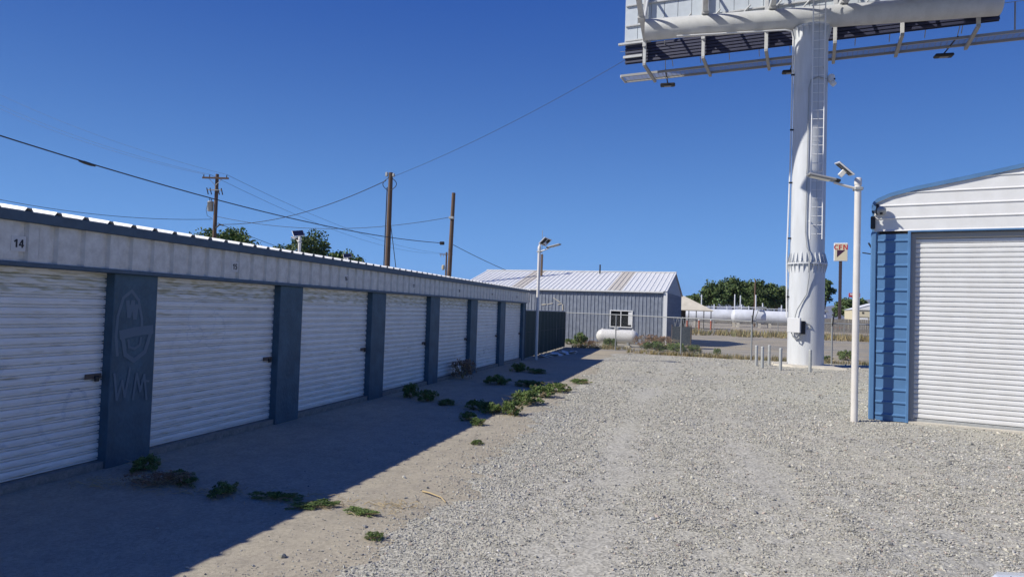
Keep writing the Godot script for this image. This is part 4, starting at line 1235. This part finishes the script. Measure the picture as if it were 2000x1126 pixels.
func make_tank() -> void:
	var t := thing("propane_tank", "white capsule propane tank in front of the grey building window", "tank", Vector3(-4.0, 0, -38.05), -0.04)
	var m := MB.new()
	var pr := []
	for k in 9:
		var a := PI / 2 * k / 8.0
		pr.append(Vector2(0.38 * sin(a), -0.79 - 0.38 * cos(a)))
	for k in 9:
		var a := PI / 2 * (8 - k) / 8.0
		pr.append(Vector2(0.38 * sin(a), 0.79 + 0.38 * cos(a)))
	m.lathe(pr, 32, Transform3D(Basis(Vector3(0, 0, 1), PI / 2), Vector3(0, 0.56, 0)))
	part("shell", m.mesh(), M.tank, t)
	var d := MB.new()
	d.lathe([Vector2(0.17, 0.9), Vector2(0.17, 1.02), Vector2(0.14, 1.07), Vector2(0, 1.08)], 18)
	part("valve_dome", d.mesh(), M.galv, t)
	for s in [-0.62, 0.62]:
		part("leg", bx(Vector3(s, 0.1, 0), Vector3(0.12, 0.32, 0.5), 0.01), M.galv, t)
		part("block", bx(Vector3(s, 0.02, 0), Vector3(0.3, 0.1, 0.6), 0.01), M.concrete, t)
		part("lifting_lug", bx(Vector3(s * 1.35, 0.95, 0), Vector3(0.08, 0.08, 0.03), 0.006), M.tank, t)
	# slatted enclosure by the corner of the grey building
	var e := thing("slatted_enclosure", "dark blue slatted enclosure at the right corner of the grey building", "enclosure", Vector3(-1.08, 0, -39.2), -0.05)
	for k in 12:
		part("slat", bx(Vector3(0.04 + k * 0.083, 0.6, 0.01 * sin(k * 5.0)), Vector3(0.078, 1.2, 0.02)), M.slat_dark, e)
	for s in [0.0, 1.02]:
		part("post", tb([Vector3(s, -0.1, -0.03), Vector3(s, 1.3, -0.03)], 0.03, 7), M.rust, e)
	part("side", bx(Vector3(0.5, 0.6, -1.2), Vector3(1.0, 1.2, 0.03)), M.slat_dark, e)
	part("side", bx(Vector3(1.0, 0.6, -0.62), Vector3(0.03, 1.2, 1.1)), M.slat_dark, e)
	for k in 4:
		part("barbed_wire_arm", tb([Vector3(0.12 + k * 0.26, 1.2, -0.6), Vector3(0.0 + k * 0.26, 1.75, -0.6)], 0.018, 5), M.rail, e)
		part("barbed_wire_arm", tb([Vector3(0.12 + k * 0.26, 1.2, -0.6), Vector3(0.26 + k * 0.26, 1.75, -0.6)], 0.018, 5), M.rail, e)

func wood_pole(called: String, label: String, at: Vector3, h: float, r: float, lean := 0.0) -> Node3D:
	var t := thing(called, label, "utility pole", at)
	part("shaft", tb([Vector3(0, -0.3, 0), Vector3(lean * 0.5, h * 0.5, 0), Vector3(lean, h, 0)], [r * 1.15, r, r * 0.82], 14), M.pole_wood, t)
	return t

func wire(label: String, a: Vector3, b: Vector3, sag: float, r: float) -> void:
	var o := part(numbered("overhead_wire"), cable(Vector3.ZERO, b - a, sag, r), M.black, self, a)
	tag(o, label, "wire", "overhead wires")

func make_utility_poles() -> void:
	var a := wood_pole("utility_pole", "brown wooden utility pole with wire loops at its top, middle of the three", Vector3(-17.38, 0, -36.7), 9.67, 0.155)
	for s in [-1, 1]:
		var loop := []
		for k in 11:
			var an := PI * k / 10.0
			loop.append(Vector3(s * (0.1 + 0.34 * sin(an)), 9.35 - 0.75 * k / 10.0, 0.1))
		part("wire_loop", tb(loop, 0.022, 5), M.black, a)
	part("insulator", bx(Vector3(-0.2, 9.55, 0.12), Vector3(0.16, 0.26, 0.12), 0.03), M.galv, a)
	part("insulator", bx(Vector3(0.24, 9.5, 0.12), Vector3(0.14, 0.2, 0.12), 0.03), M.galv, a)
	part("conduit", tb([Vector3(-0.19, 4.0, 0.06), Vector3(-0.17, 8.8, 0.06)], 0.03, 6), M.dark, a)
	var b := wood_pole("utility_pole", "bare dark wooden pole without crossarm, nearest the grey building", Vector3(-16.0, 0, -43.25), 9.6, 0.15, 0.2)
	part("splice_box", bx(Vector3(-0.45, 6.17, 0.15), Vector3(0.3, 0.22, 0.18), 0.03), M.black, b)
	part("clamp", bx(Vector3(0.15, 7.9, 0.1), Vector3(0.34, 0.16, 0.24), 0.02), M.galv, b)
	var c := wood_pole("utility_pole", "wooden utility pole with crossarm and grey transformer above the storage roof", Vector3(-35.36, 0, -44.2), 11.45, 0.15, 0.0)
	var cb := Basis(Vector3.UP, 0.26)
	part("crossarm", bx(Vector3(0, 11.12, 0.18), Vector3(2.0, 0.13, 0.11), 0.01, cb), M.pole_wood, c)
	for s in [-0.9, -0.45, 0.85]:
		part("insulator", bx(cb * Vector3(s, 0, 0) + Vector3(0, 11.27, 0.18), Vector3(0.07, 0.18, 0.07), 0.02), M.dark, c)
	for s in [-1, 1]:
		part("brace", tb([Vector3(0, 10.55, 0.16), cb * Vector3(s * 0.5, 0, 0) + Vector3(0, 11.06, 0.18)], 0.02, 5), M.galv, c)
	part("cutout_arm", bx(Vector3(0, 10.2, 0.18), Vector3(1.1, 0.08, 0.08), 0.01, cb), M.galv, c)
	for s in [-0.55, -0.3, 0.3, 0.55]:
		part("cutout_fuse", tb([cb * Vector3(s, 0, 0) + Vector3(-0.08, 10.35, 0.2), cb * Vector3(s, 0, 0) + Vector3(0.08, 9.85, 0.2)], 0.04, 6), M.dark, c)
	var tm := MB.new()
	tm.lathe([Vector2(0, 0), Vector2(0.2, 0), Vector2(0.2, 0), Vector2(0.22, 0.04), Vector2(0.22, 0.66), Vector2(0.23, 0.66), Vector2(0.23, 0.72), Vector2(0.1, 0.78), Vector2(0, 0.78)], 18, Transform3D(Basis(), Vector3(-0.4, 8.6, 0.1)))
	var tf := part("transformer", tm.mesh(), M.galv, c)
	for s in [-0.08, 0.08]:
		part("bushing", tb([Vector3(-0.4 + s, 9.35, 0.1), Vector3(-0.4 + s, 9.6, 0.1)], 0.03, 6), M.dark, tf)
	part("drop_wire", tb([Vector3(-0.62, 9.2, 0.12), Vector3(-0.74, 8.7, 0.14), Vector3(-0.62, 8.25, 0.14), Vector3(-0.2, 8.05, 0.12)], 0.016, 5), M.black, c)
	part("street_arm", tb([Vector3(0.15, 7.3, 0.1), Vector3(0.5, 7.55, 0.12), Vector3(0.85, 7.5, 0.12)], 0.05, 6), M.dark, c)
	var d := wood_pole("utility_pole", "small distant utility pole with crossarm behind the bare pole", Vector3(-42.1, 0, -112.7), 11.6, 0.17)
	part("crossarm", bx(Vector3(0, 11.2, 0.2), Vector3(2.4, 0.14, 0.12), 0.01), M.pole_wood, d)
	for s in [-1.0, -0.5, 0.9]:
		part("insulator", bx(Vector3(s, 10.95, 0.2), Vector3(0.12, 0.35, 0.12), 0.03), M.galv, d)
	part("transformer", bx(Vector3(-0.5, 8.9, 0.1), Vector3(0.5, 0.9, 0.5), 0.15), M.cream_dark, d)
	wire("thick black cable sweeping from upper left down to the bare pole", Vector3(-18.8, 6.34, -12.45), Vector3(-16.35, 6.18, -43.15), 0.631, 0.021)
	wire("thin wire reaching the transformer pole from the left edge", Vector3(-47.67, 8.62, -33.69), Vector3(-35.5, 7.98, -44.1), 0.622, 0.018)
	wire("twisted wire sagging from transformer pole up to the middle pole", Vector3(-35.2, 7.6, -44.2), Vector3(-17.63, 9.18, -36.6), 0.726, 0.022)
	wire("sagging wire between transformer pole and bare pole", Vector3(-35.2, 8.2, -44.2), Vector3(-16.0, 7.94, -43.18), 0.852, 0.017)
	wire("long twisted wire rising from middle pole to the billboard", Vector3(-17.2, 9.4, -36.6), Vector3(-3.3, 13.55, -31.4), 0.3, 0.01)
	wire("service wire dropping from transformer pole behind the storage roof", Vector3(-35.1, 7.7, -44.2), Vector3(-35.99, 6.0, -62.4), 0.2, 0.02)
	wire("slack cable hanging down beside the middle pole", Vector3(-17.2, 6.55, -36.6), Vector3(-16.2, 0.4, -36.7), 0.0, 0.022)
	wire("wire running from bare pole down to the grey building roof", Vector3(-15.83, 6.15, -43.2), Vector3(-13.0, 4.66, -46.9), 0.05, 0.02)
	wire("faint upper line left of the transformer pole, topmost", Vector3(-59.4, 19.27, -45.75), Vector3(-34.45, 11.38, -44.1), 0.5, 0.008)
	wire("faint upper line left of the transformer pole, middle", Vector3(-59.4, 18.37, -45.75), Vector3(-35.8, 11.38, -44.0), 0.5, 0.008)
	wire("faint upper line left of the transformer pole, lowest", Vector3(-59.4, 18.05, -45.8), Vector3(-36.2, 11.38, -43.9), 0.5, 0.008)
	wire("faint line from transformer pole to the distant pole, upper", Vector3(-34.45, 11.38, -44.1), Vector3(-41.2, 11.35, -112.5), 1.4, 0.012)
	wire("faint line from transformer pole to the distant pole, lower", Vector3(-35.8, 11.38, -44.0), Vector3(-43.0, 11.35, -112.5), 1.6, 0.012)
	# dark splice on the thick cable
	var sp := part("cable_splice", tb([Vector3(0, 0, 0.3), Vector3(0, 0, 0.12), Vector3(0, -0.015, -0.12), Vector3(0, -0.03, -0.3)], [0.02, 0.05, 0.05, 0.02], 8), M.black, self, Vector3(-18.43, 5.98, -17.05))
	tag(sp, "thick dark splice closure hanging on the black cable at upper left", "splice")

func make_far() -> void:
	# open shed with pale roof
	var s := thing("open_shed", "open sided dark shed with pale low roof beyond the road", "shed", Vector3(-4.5, 0, -106))
	var rm := MB.new()
	rm.quad(Vector3(-6, 2.7, 4), Vector3(7.4, 2.7, 4), Vector3(3.2, 4.8, 0), Vector3(-6, 4.8, 0))
	rm.tri(Vector3(7.4, 2.7, 4), Vector3(7.4, 2.7, -4), Vector3(3.2, 4.8, 0))
	rm.quad(Vector3(7.4, 2.7, -4), Vector3(-6, 2.7, -4), Vector3(-6, 4.8, 0), Vector3(3.2, 4.8, 0))
	rm.box(Vector3(0.7, 2.64, 0), Vector3(13.4, 0.1, 8.1))
	part("roof", rm.mesh(), M.shed_roof, s)
	part("wall", bx(Vector3(-1, 1.3, -0.6), Vector3(9.0, 2.6, 5)), M.shed_wall, s)
	part("canopy", bx(Vector3(-1.2, 2.9, 4.4), Vector3(4.6, 0.14, 1.0)), M.shed_roof, s)
	for k in 4: part("post", bx(Vector3(4.0 + k * 1.05, 1.3, 3.6 - 2.2 * (k % 2)), Vector3(0.12, 2.6, 0.12)), M.shed_wall, s)
	# orange posts before the shed
	for k in 4:
		var p := thing("guard_post", ["orange guard post hard by the slatted enclosure", "second orange guard post from the enclosure", "third orange guard post from the enclosure", "rightmost orange guard post before the shed"][k], "post", Vector3(-2.2 + k * 1.55, 0, -94.5 - 0.4 * k), 0, "orange guard posts")
		part("pipe", tb([Vector3(0, 0, 0), Vector3(0, 1.25, 0)], 0.11, 8), M.orange, p)
		part("band", tb([Vector3(0, 1.25, 0), Vector3(0, 1.5, 0)], 0.115, 8), M.white_trim, p)
	# white bulk tanks
	var lab := ["white horizontal bulk tank behind the shed, left one", "white horizontal bulk tank in the middle with pipework at its end", "white horizontal bulk tank partly behind the billboard column"]
	var x0 := [-2.0, 7.2, 12.2]; var x1 := [10.4, 13.6, 25.5]; var zz := [-142.5, -138.0, -144.5]; var yy := [2.0, 2.05, 1.95]
	for k in 3:
		var t := thing("bulk_tank", lab[k], "tank", Vector3((x0[k] + x1[k]) / 2, 0, zz[k]), 0, "bulk fuel tanks")
		var m := MB.new()
		var R := 1.36
		var hl: float = (x1[k] - x0[k]) / 2
		var pr := []
		for q in 7:
			var a := PI / 2 * q / 6.0
			pr.append(Vector2(R * sin(a), -hl + 0.7 * (1 - cos(a))))
		for q in 7:
			var a := PI / 2 * (6 - q) / 6.0
			pr.append(Vector2(R * sin(a), hl - 0.7 * (1 - cos(a))))
		m.lathe(pr, 24, Transform3D(Basis(Vector3(0, 0, 1), -PI / 2), Vector3(0, yy[k], 0)))
		part("shell", m.mesh(), M.far_white, t)
		for e in [-0.6, 0.6]:
			part("saddle", bx(Vector3(e * hl, 0.4, 0), Vector3(0.5, 0.9, 2.0)), M.concrete, t)
		var nv := 5 if k < 2 else 4
		for e in nv:
			part("vent_pipe", tb([Vector3(-hl * 0.8 + hl * 1.6 * e / (nv - 1), yy[k] + 1.4, 0), Vector3(-hl * 0.8 + hl * 1.6 * e / (nv - 1), yy[k] + [2.0, 4.2, 2.3][(e + k) % 3] + (0.6 if k == 2 else 0.0), 0)], 0.13, 6), M.far_white, t)
		part("pipe_run", tb([Vector3(-hl, yy[k] + 1.75, 0.4), Vector3(hl, yy[k] + 1.75, 0.4)], 0.08, 6), M.far_white, t)
		part("walkway", bx(Vector3(hl - 0.9, yy[k] + 1.7, 1.0), Vector3(1.6, 0.5, 0.5)), M.rail, t)
		part("hose_loop", tb([Vector3(hl - 0.2, yy[k] + 1.7, 1.5), Vector3(hl - 1.6, yy[k] + 1.4, 1.9), Vector3(hl - 2.1, yy[k] - 0.2, 1.9), Vector3(hl - 1.8, 0.2, 1.8)], 0.11, 6), M.rail, t)
	var bp := thing("wooden_post", "slim brown wooden pole standing before the dark trees", "pole", Vector3(12.5, 0, -150))
	part("shaft", tb([Vector3(0, 0, 0), Vector3(0, 6, 0), Vector3(0, 9.8, 0)], [0.2, 0.17, 0.14], 8), M.pole_wood, bp)
	# tall card-lock fuel sign
	var sg := thing("fuel_sign", "cream fuel station sign with red letters on tall dark pole", "sign", Vector3(25.0, 0, -130.5), -0.1)
	part("pole", bx(Vector3(0, 6.2, -0.1), Vector3(0.5, 12.4, 0.45), 0.05), M.sign_pole, sg)
	part("base_guard", bx(Vector3(0, 0.5, 0.1), Vector3(2.4, 0.5, 1.4), 0.1), M.orange, sg)
	var cab := part("cabinet", bx(Vector3(0, 13.9, 0), Vector3(2.2, 3.2, 0.5), 0.06), M.white_trim, sg)
	part("face", bx(Vector3(0, 13.9, 0.252), Vector3(1.95, 2.9, 0.02)), M.cream, cab)
	part("lettering", text_mesh("CFN", 0.86, 0.02), M.red, cab, Vector3(0, 14.72, 0.28))
	var tg := MB.new()
	tg.tri(Vector3(-0.62, 12.95, 0.275), Vector3(0.72, 14.22, 0.275), Vector3(-0.62, 14.22, 0.275))
	part("triangle", tg.mesh(), M.purple, cab)
	# red sign among trees
	var rs := thing("red_sign", "small red and white sign showing over the trees right of the tall sign", "sign", Vector3(45, 0, -215))
	part("post", bx(Vector3(0, 5, 0), Vector3(0.4, 10, 0.4)), M.sign_pole, rs)
	part("board", bx(Vector3(0, 9.3, 0), Vector3(3.0, 1.2, 0.3), 0.05), M.red, rs)
	part("band", bx(Vector3(0, 9.5, 0.17), Vector3(2.4, 0.35, 0.04)), M.white_trim, rs)
	# cream building
	var cbd := thing("cream_building", "cream flat fronted building with white roof beyond the road at right", "building", Vector3(36.5, 0, -154))
	part("wall", bx(Vector3(0, 2.1, -4), Vector3(9, 4.2, 8)), M.cream, cbd)
	var cg := MB.new()
	cg.tri(Vector3(-4.7, 4.2, 0.2), Vector3(4.7, 4.2, 0.2), Vector3(0, 5.6, 0.2))
	cg.quad(Vector3(-4.7, 4.2, 0.3), Vector3(0, 5.7, 0.3), Vector3(0, 5.7, -8.3), Vector3(-4.7, 4.2, -8.3))
	cg.quad(Vector3(0, 5.7, 0.3), Vector3(4.7, 4.2, 0.3), Vector3(4.7, 4.2, -8.3), Vector3(0, 5.7, -8.3))
	part("roof", cg.mesh(), M.white_trim, cbd)
	var dr := part("door", bx(Vector3(-2.4, 1.3, 0.03), Vector3(1.5, 2.6, 0.08), 0.01), M.white_trim, cbd)
	part("frame", bx(Vector3(-2.4, 2.68, 0.03), Vector3(1.8, 0.12, 0.1)), M.shed_wall, dr)
	part("vent", bx(Vector3(-2.6, 3.6, 0.03), Vector3(0.35, 0.35, 0.06)), M.shed_wall, cbd)
	part("cooler", bx(Vector3(-1.2, 0.5, 0.6), Vector3(1.0, 0.9, 0.8), 0.05), M.galv, cbd)

func make_plants() -> void:
	tree("leafy_tree", "round bright green tree behind the transformer pole", Vector3(-50.0, 0, -64.2), 9.9, Vector3(4.4, 3.2, 4.2), 6.7, 130, "leaf_green", 401, "", 0.3)
	tree("leafy_tree", "taller grey green tree above the storage roof behind the nearer solar light", Vector3(-46.6, 0, -75.6), 10.6, Vector3(3.7, 3.5, 3.6), 7.2, 100, "leaf_dark", 402, "", 0.28)
	tree("leafy_tree", "ragged green treetop just left of the nearer solar light", Vector3(-49.6, 0, -74.3), 9.4, Vector3(2.3, 2.5, 2.2), 6.7, 50, "leaf_green", 403, "", 0.28)
	tree("leafy_tree", "low green treetop by the farther solar light", Vector3(-42.2, 0, -76.5), 8.4, Vector3(3.0, 2.3, 2.6), 6.2, 60, "leaf_green", 404, "", 0.28)
	var grp := "dark trees behind the bulk tanks"
	tree("shade_tree", "leftmost broad dark tree behind the white tanks", Vector3(6.5, 0, -208), 12.5, Vector3(5.4, 5.0, 5), 7.0, 110, "leaf_dark", 411, grp, 0.6)
	tree("shade_tree", "tallest domed dark tree behind the white tanks", Vector3(11.8, 0, -211), 14.3, Vector3(5.8, 5.9, 5), 7.8, 130, "leaf_dark", 412, grp, 0.6)
	tree("shade_tree", "dark tree right behind the slim brown pole", Vector3(17.5, 0, -209), 13.2, Vector3(5.2, 5.6, 5), 7.2, 110, "leaf_dark", 413, grp, 0.6)
	tree("shade_tree", "dark tree next left of the billboard column", Vector3(23.6, 0, -212), 12.6, Vector3(5.2, 5.4, 5), 6.8, 110, "leaf_dark", 414, grp, 0.6)
	tree("shade_tree", "dark tree partly hidden by the billboard column", Vector3(30.0, 0, -214), 12.0, Vector3(4.8, 5.2, 5), 6.4, 90, "leaf_dark", 415, grp, 0.6)
	tree("shade_tree", "open crowned tree just right of the billboard column", Vector3(36.4, 0, -212), 14.2, Vector3(3.4, 4.6, 3.4), 9.4, 44, "leaf_dark", 416, grp, 0.6)
	tree("shade_tree", "low dark tree under the small red sign", Vector3(42.5, 0, -206), 8.4, Vector3(5.2, 3.6, 4), 4.8, 80, "leaf_dark", 417, grp, 0.55)
	tree("shade_tree", "small dark tree above the pale shed roof", Vector3(0.6, 0, -205), 7.5, Vector3(3.6, 2.3, 3.4), 6.0, 40, "leaf_dark", 418, grp, 0.55)
	# weeds rooted in the joints of the apron
	var g := "weeds in the pavement joints"
	var W := [
		["dark bushy weed at the foot of the scrawled pier", -5.6, -6.1, Vector3(1.0, 0.6, 0.6), 0],
		["dark weed trailing from the scrawled pier into the shade", -4.95, -5.85, Vector3(1.25, 0.42, 0.5), 1],
		["low dark weed clump in the middle of the near shade", -4.25, -5.62, Vector3(0.9, 0.45, 0.45), 2],
		["small shaded weed left of the shadow edge", -3.7, -5.62, Vector3(1.0, 0.3, 0.35), 3],
		["green weed right on the near shadow edge", -3.2, -5.55, Vector3(1.0, 0.26, 0.35), 1],
		["flat green weed lying just out in the sun", -2.75, -5.5, Vector3(0.8, 0.22, 0.3), 0],
		["upright dark weed before the fourth pier, left one", -5.45, -12.8, Vector3(0.7, 1.25, 0.7), 2],
		["upright dark weed before the fourth pier, right one", -4.95, -12.5, Vector3(0.8, 0.95, 0.8), 3],
		["thin dark weed in the shade beside the upright pair", -4.45, -12.2, Vector3(0.9, 0.45, 0.7), 0],
		["broad shaded weed just left of the sunlit bush", -3.75, -11.9, Vector3(1.15, 0.75, 0.8), 1],
		["shaded weed reaching the sunlit bush", -3.4, -11.65, Vector3(0.9, 0.8, 0.9), 2],
		["bright green rounded bush in the sun, nearest of the sunlit ones", -3.0, -11.55, Vector3(0.75, 1.15, 0.8), 3],
		["largest bright green bush on the shadow edge", -3.1, -13.0, Vector3(1.4, 1.15, 1.3), 0],
		["bright green bush behind the largest one", -3.05, -14.2, Vector3(1.1, 1.1, 1.2), 1],
		["sunlit weed strung along the gravel edge", -2.95, -15.3, Vector3(1.2, 0.9, 1.3), 2],
		["small sunlit weed farthest along the gravel edge", -2.75, -17.4, Vector3(0.9, 0.55, 1.2), 3],
		["small pale weed creeping out of the shade", -3.22, -10.3, Vector3(0.55, 0.5, 0.5), 0],
		["small shaded weed near the shadow edge", -3.5, -10.7, Vector3(0.6, 0.6, 0.6), 1],
		["dark wide weed before the sixth door", -4.55, -16.1, Vector3(1.3, 1.0, 1.1), 2],
		["dark low weed trailing towards the sunlit edge", -3.75, -16.0, Vector3(1.5, 0.7, 1.2), 3],
		["dark weed near the last pier, left one", -4.95, -19.8, Vector3(1.1, 1.1, 1.2), 0],
		["dark weed near the last pier, right one", -4.35, -19.6, Vector3(1.2, 0.6, 1.1), 1],
		["tiny weed tuft on the sunlit pavement", -2.78, -8.85, Vector3(0.4, 0.25, 0.35), 2],
		["tiny weed tuft by the gravel in the foreground", -2.37, -4.95, Vector3(0.3, 0.25, 0.3), 3]]
	for w in W: weed(w[0], w[1], w[2], w[3], w[4], rng.randf() * TAU, g)
	weed("tangle of dry straw stems by the scrawled pier", -5.05, -5.65, Vector3(1.2, 0.45, 0.6), 4, 0.4, g)
	weed("dry grey twig bush against the fifth pier", -5.75, -16.9, Vector3(1.5, 1.9, 1.2), 4, 1.4, g)
	# straw litter caught in the joints
	var ln := MB.new()
	var rl := RandomNumberGenerator.new()
	rl.seed = 77
	for k in 420:
		var x := rl.randf_range(-5.8, -2.4); var z := -5.62 - 0.09 * (x + 4.2) + rl.randfn() * 0.1
		if k > 260:
			x = rl.randf_range(-5.5, -2.8); z = -12.3 + (x + 4.2) * 0.55 + rl.randfn() * 0.22
		var a := rl.randf() * TAU
		var l := rl.randf_range(0.04, 0.2)
		var d := Vector3(cos(a) * l, 0, sin(a) * l * 0.6)
		ln.tube([Vector3(x, 0.005, z), Vector3(x, 0.012 + rl.randf() * 0.03, z) + d * 0.5, Vector3(x, 0.006, z) + d], [0.0022, 0.0022, 0.0012], 4)
	var lo := part("straw_litter", ln.mesh(), M.straw, self)
	lo.set_meta("kind", "stuff")
	tag(lo, "thin dry straw caught along the pavement joints", "straw")
	# weeds along the fence line
	g = "weeds in front of the grey building"
	var F := [
		["yellow green weed left of the propane tank", -5.9, -37.2, Vector3(2.2, 3.0, 1.8), 0],
		["yellow green weed under the left end of the propane tank", -4.2, -36.4, Vector3(1.8, 2.2, 1.6), 1],
		["green weed below the pinkish dry bush", -1.7, -35.6, Vector3(2.8, 2.0, 2.0), 2],
		["green weed by the post in front of the slatted enclosure", -0.7, -35.4, Vector3(2.4, 2.0, 1.8), 3],
		["green weed right of the slatted enclosure", 0.1, -35.3, Vector3(2.0, 1.6, 1.6), 0],
		["small green weed inside the long building shadow", 1.2, -34.2, Vector3(0.8, 1.4, 0.8), 1],
		["green weed beyond the fence right of the column", 7.0, -35.0, Vector3(1.8, 2.0, 1.6), 2],
		["thin green weed close behind the column", 5.9, -33.6, Vector3(1.6, 1.0, 1.2), 3],
		["low weed at the far left under the grey wall", -6.7, -38.2, Vector3(1.6, 1.4, 1.4), 1]]
	for w in F: weed(w[0], w[1], w[2], w[3], w[4], rng.randf() * TAU, g)
	weed("pinkish dry bush at the grey building corner, left part", -2.2, -37.4, Vector3(3.0, 2.8, 2.2), 4, 0.2, g)
	weed("pinkish dry bush at the grey building corner, right part", -1.4, -37.2, Vector3(2.6, 2.6, 2.2), 4, 2.2, g)
	weed("straw dry bush beside the tank leg", -5.2, -36.9, Vector3(1.6, 1.2, 1.2), 4, 4.0, g)
	# dry grass strips
	var r := RandomNumberGenerator.new()
	r.seed = 505
	for st in [["dry_grass", "straw dry grass strip along the near road verge", -68.0, -79.0, -30.0, 45.0, 5200, 0.62], ["dry_grass", "straw dry grass tufts at the foot of the chain link fence", -31.3, -36.5, -6.0, 12.0, 2600, 0.2]]:
		var m := MB.new()
		for k in st[6]:
			var x := r.randf_range(st[4], st[5]); var z := r.randf_range(st[3], st[2])
			if hn.get_noise_2d(x * 18, z * 60) < -0.02: continue
			if st[7] < 0.5:
				var zf := -34.9 if x < -3.0 else (-32.6 - (x + 3.0) * -0.2 if x < 3.0 else -31.2)
				z = zf - absf(r.randfn()) * 0.8 + 0.15
			var h: float = st[7] * r.randf_range(0.4, 1.2)
			var k2 := r.randf_range(0.7, 1.25)
			var bc: Color = M.grass_dry_c
			if r.randf() < 0.25: bc = Color(0.2, 0.2, 0.09)
			m.col = Color(bc.r * k2, bc.g * k2, bc.b * k2)
			for q in 4:
				var a := r.randf() * TAU
				var d := Vector3(cos(a), 0, sin(a))
				var p := Vector3(x, -0.02, z) + d * r.randf() * h * 0.4
				var w := Vector3(-d.z, 0, d.x) * h * 0.09
				m.tri(p - w, p + w, p + d * h * 0.4 + Vector3(0, h, 0))
		var o := part(numbered(st[0]), m.mesh(true), M.grass_dry, self)
		o.set_meta("kind", "stuff")
		tag(o, st[1], "grass")

func make_small() -> void:
	var s := part("dry_stalk", tb([Vector3(0, 0.012, 0), Vector3(0.12, 0.03, 0.1), Vector3(0.26, 0.02, 0.17), Vector3(0.35, 0.012, 0.28)], [0.009, 0.008, 0.007, 0.005], 6), M.straw, self, Vector3(-2.54, 0, -6.36))
	tag(s, "pale dry stalk lying on the pavement by the gravel edge", "stalk")
	var m := MB.new()
	var r := RandomNumberGenerator.new()
	r.seed = 8
	for k in 9:
		m.box(Vector3(0.08 * k + r.randf() * 0.1, 0.05, -0.42 * k), Vector3(0.3, 0.03, 0.5), Basis.from_euler(Vector3(r.randf_range(-0.3, 0.3), r.randf() * 3, r.randf_range(-0.3, 0.3))))
	var p := part("torn_sheeting", m.mesh(), M.plastic, self, Vector3(-5.75, 0, -26.6))
	tag(p, "torn white sheeting lying along the foot of the green screen", "sheeting")
	# photographer's car: only the tip of its bonnet shows at the lower right
	var c := thing("parked_car", "white car bonnet corner at the lower right edge", "car", Vector3(1.76, 0, -0.31))
	var b := MB.new()
	var sec := [[-2.72, 0.62, 0.35, 0.84], [-2.66, 0.72, 0.3, 0.93], [-2.4, 0.84, 0.25, 1.0], [-1.6, 0.9, 0.2, 1.04], [-0.9, 0.92, 0.2, 1.1], [1.6, 0.92, 0.2, 1.08], [1.9, 0.86, 0.3, 1.0]]
	var prev := []
	for q in sec:
		var w: float = q[1]; var y0: float = q[2]; var y1: float = q[3]
		var ring := [Vector3(-w * 0.96, y0, q[0]), Vector3(-w, (y0 + y1) * 0.5, q[0]), Vector3(-w * 0.97, y1 - 0.1, q[0]), Vector3(-w * 0.88, y1 - 0.02, q[0]), Vector3(0, y1 + 0.03, q[0]), Vector3(w * 0.88, y1 - 0.02, q[0]), Vector3(w * 0.97, y1 - 0.1, q[0]), Vector3(w, (y0 + y1) * 0.5, q[0]), Vector3(w * 0.96, y0, q[0])]
		if prev.size() > 0: b.strip(prev, ring)
		else:
			for k in range(1, 8): b.tri(ring[0], ring[k + 1], ring[k])
		prev = ring
	part("body", b.mesh(), M.car_paint, c)
	var cabm := MB.new()
	var r1 := [Vector3(-0.8, 1.07, -0.9), Vector3(0.8, 1.07, -0.9), Vector3(0.8, 1.07, 1.5), Vector3(-0.8, 1.07, 1.5)]
	var r2 := [Vector3(-0.62, 1.48, -0.1), Vector3(0.62, 1.48, -0.1), Vector3(0.62, 1.48, 1.0), Vector3(-0.62, 1.48, 1.0)]
	for k in 4: cabm.quad(r1[(k + 1) % 4], r1[k], r2[k], r2[(k + 1) % 4])
	part("windows", cabm.mesh(), M.glass, c)
	part("roof", bx(Vector3(0, 1.49, 0.45), Vector3(1.24, 0.04, 1.1), 0.015), M.car_paint, c)
	for sx in [-0.82, 0.82]:
		for sz in [-1.85, 1.0]:
			var wm := MB.new()
			wm.lathe([Vector2(0, -0.1), Vector2(0.3, -0.1), Vector2(0.32, -0.07), Vector2(0.32, 0.07), Vector2(0.3, 0.1), Vector2(0, 0.1)], 20, Transform3D(Basis(Vector3(0, 0, 1), PI / 2), Vector3(sx, 0.32, sz)))
			part("wheel", wm.mesh(), M.black, c)
		part("headlight", bx(Vector3(sx * 0.72, 0.74, -2.68), Vector3(0.26, 0.12, 0.08), 0.02), M.lens, c)
	var seamm := tb([Vector3(-0.70, 0.982, -2.38), Vector3(-0.75, 1.022, -1.6), Vector3(-0.77, 1.082, -0.95)], 0.004, 4)
	part("bonnet_seam", seamm, M.black, c)
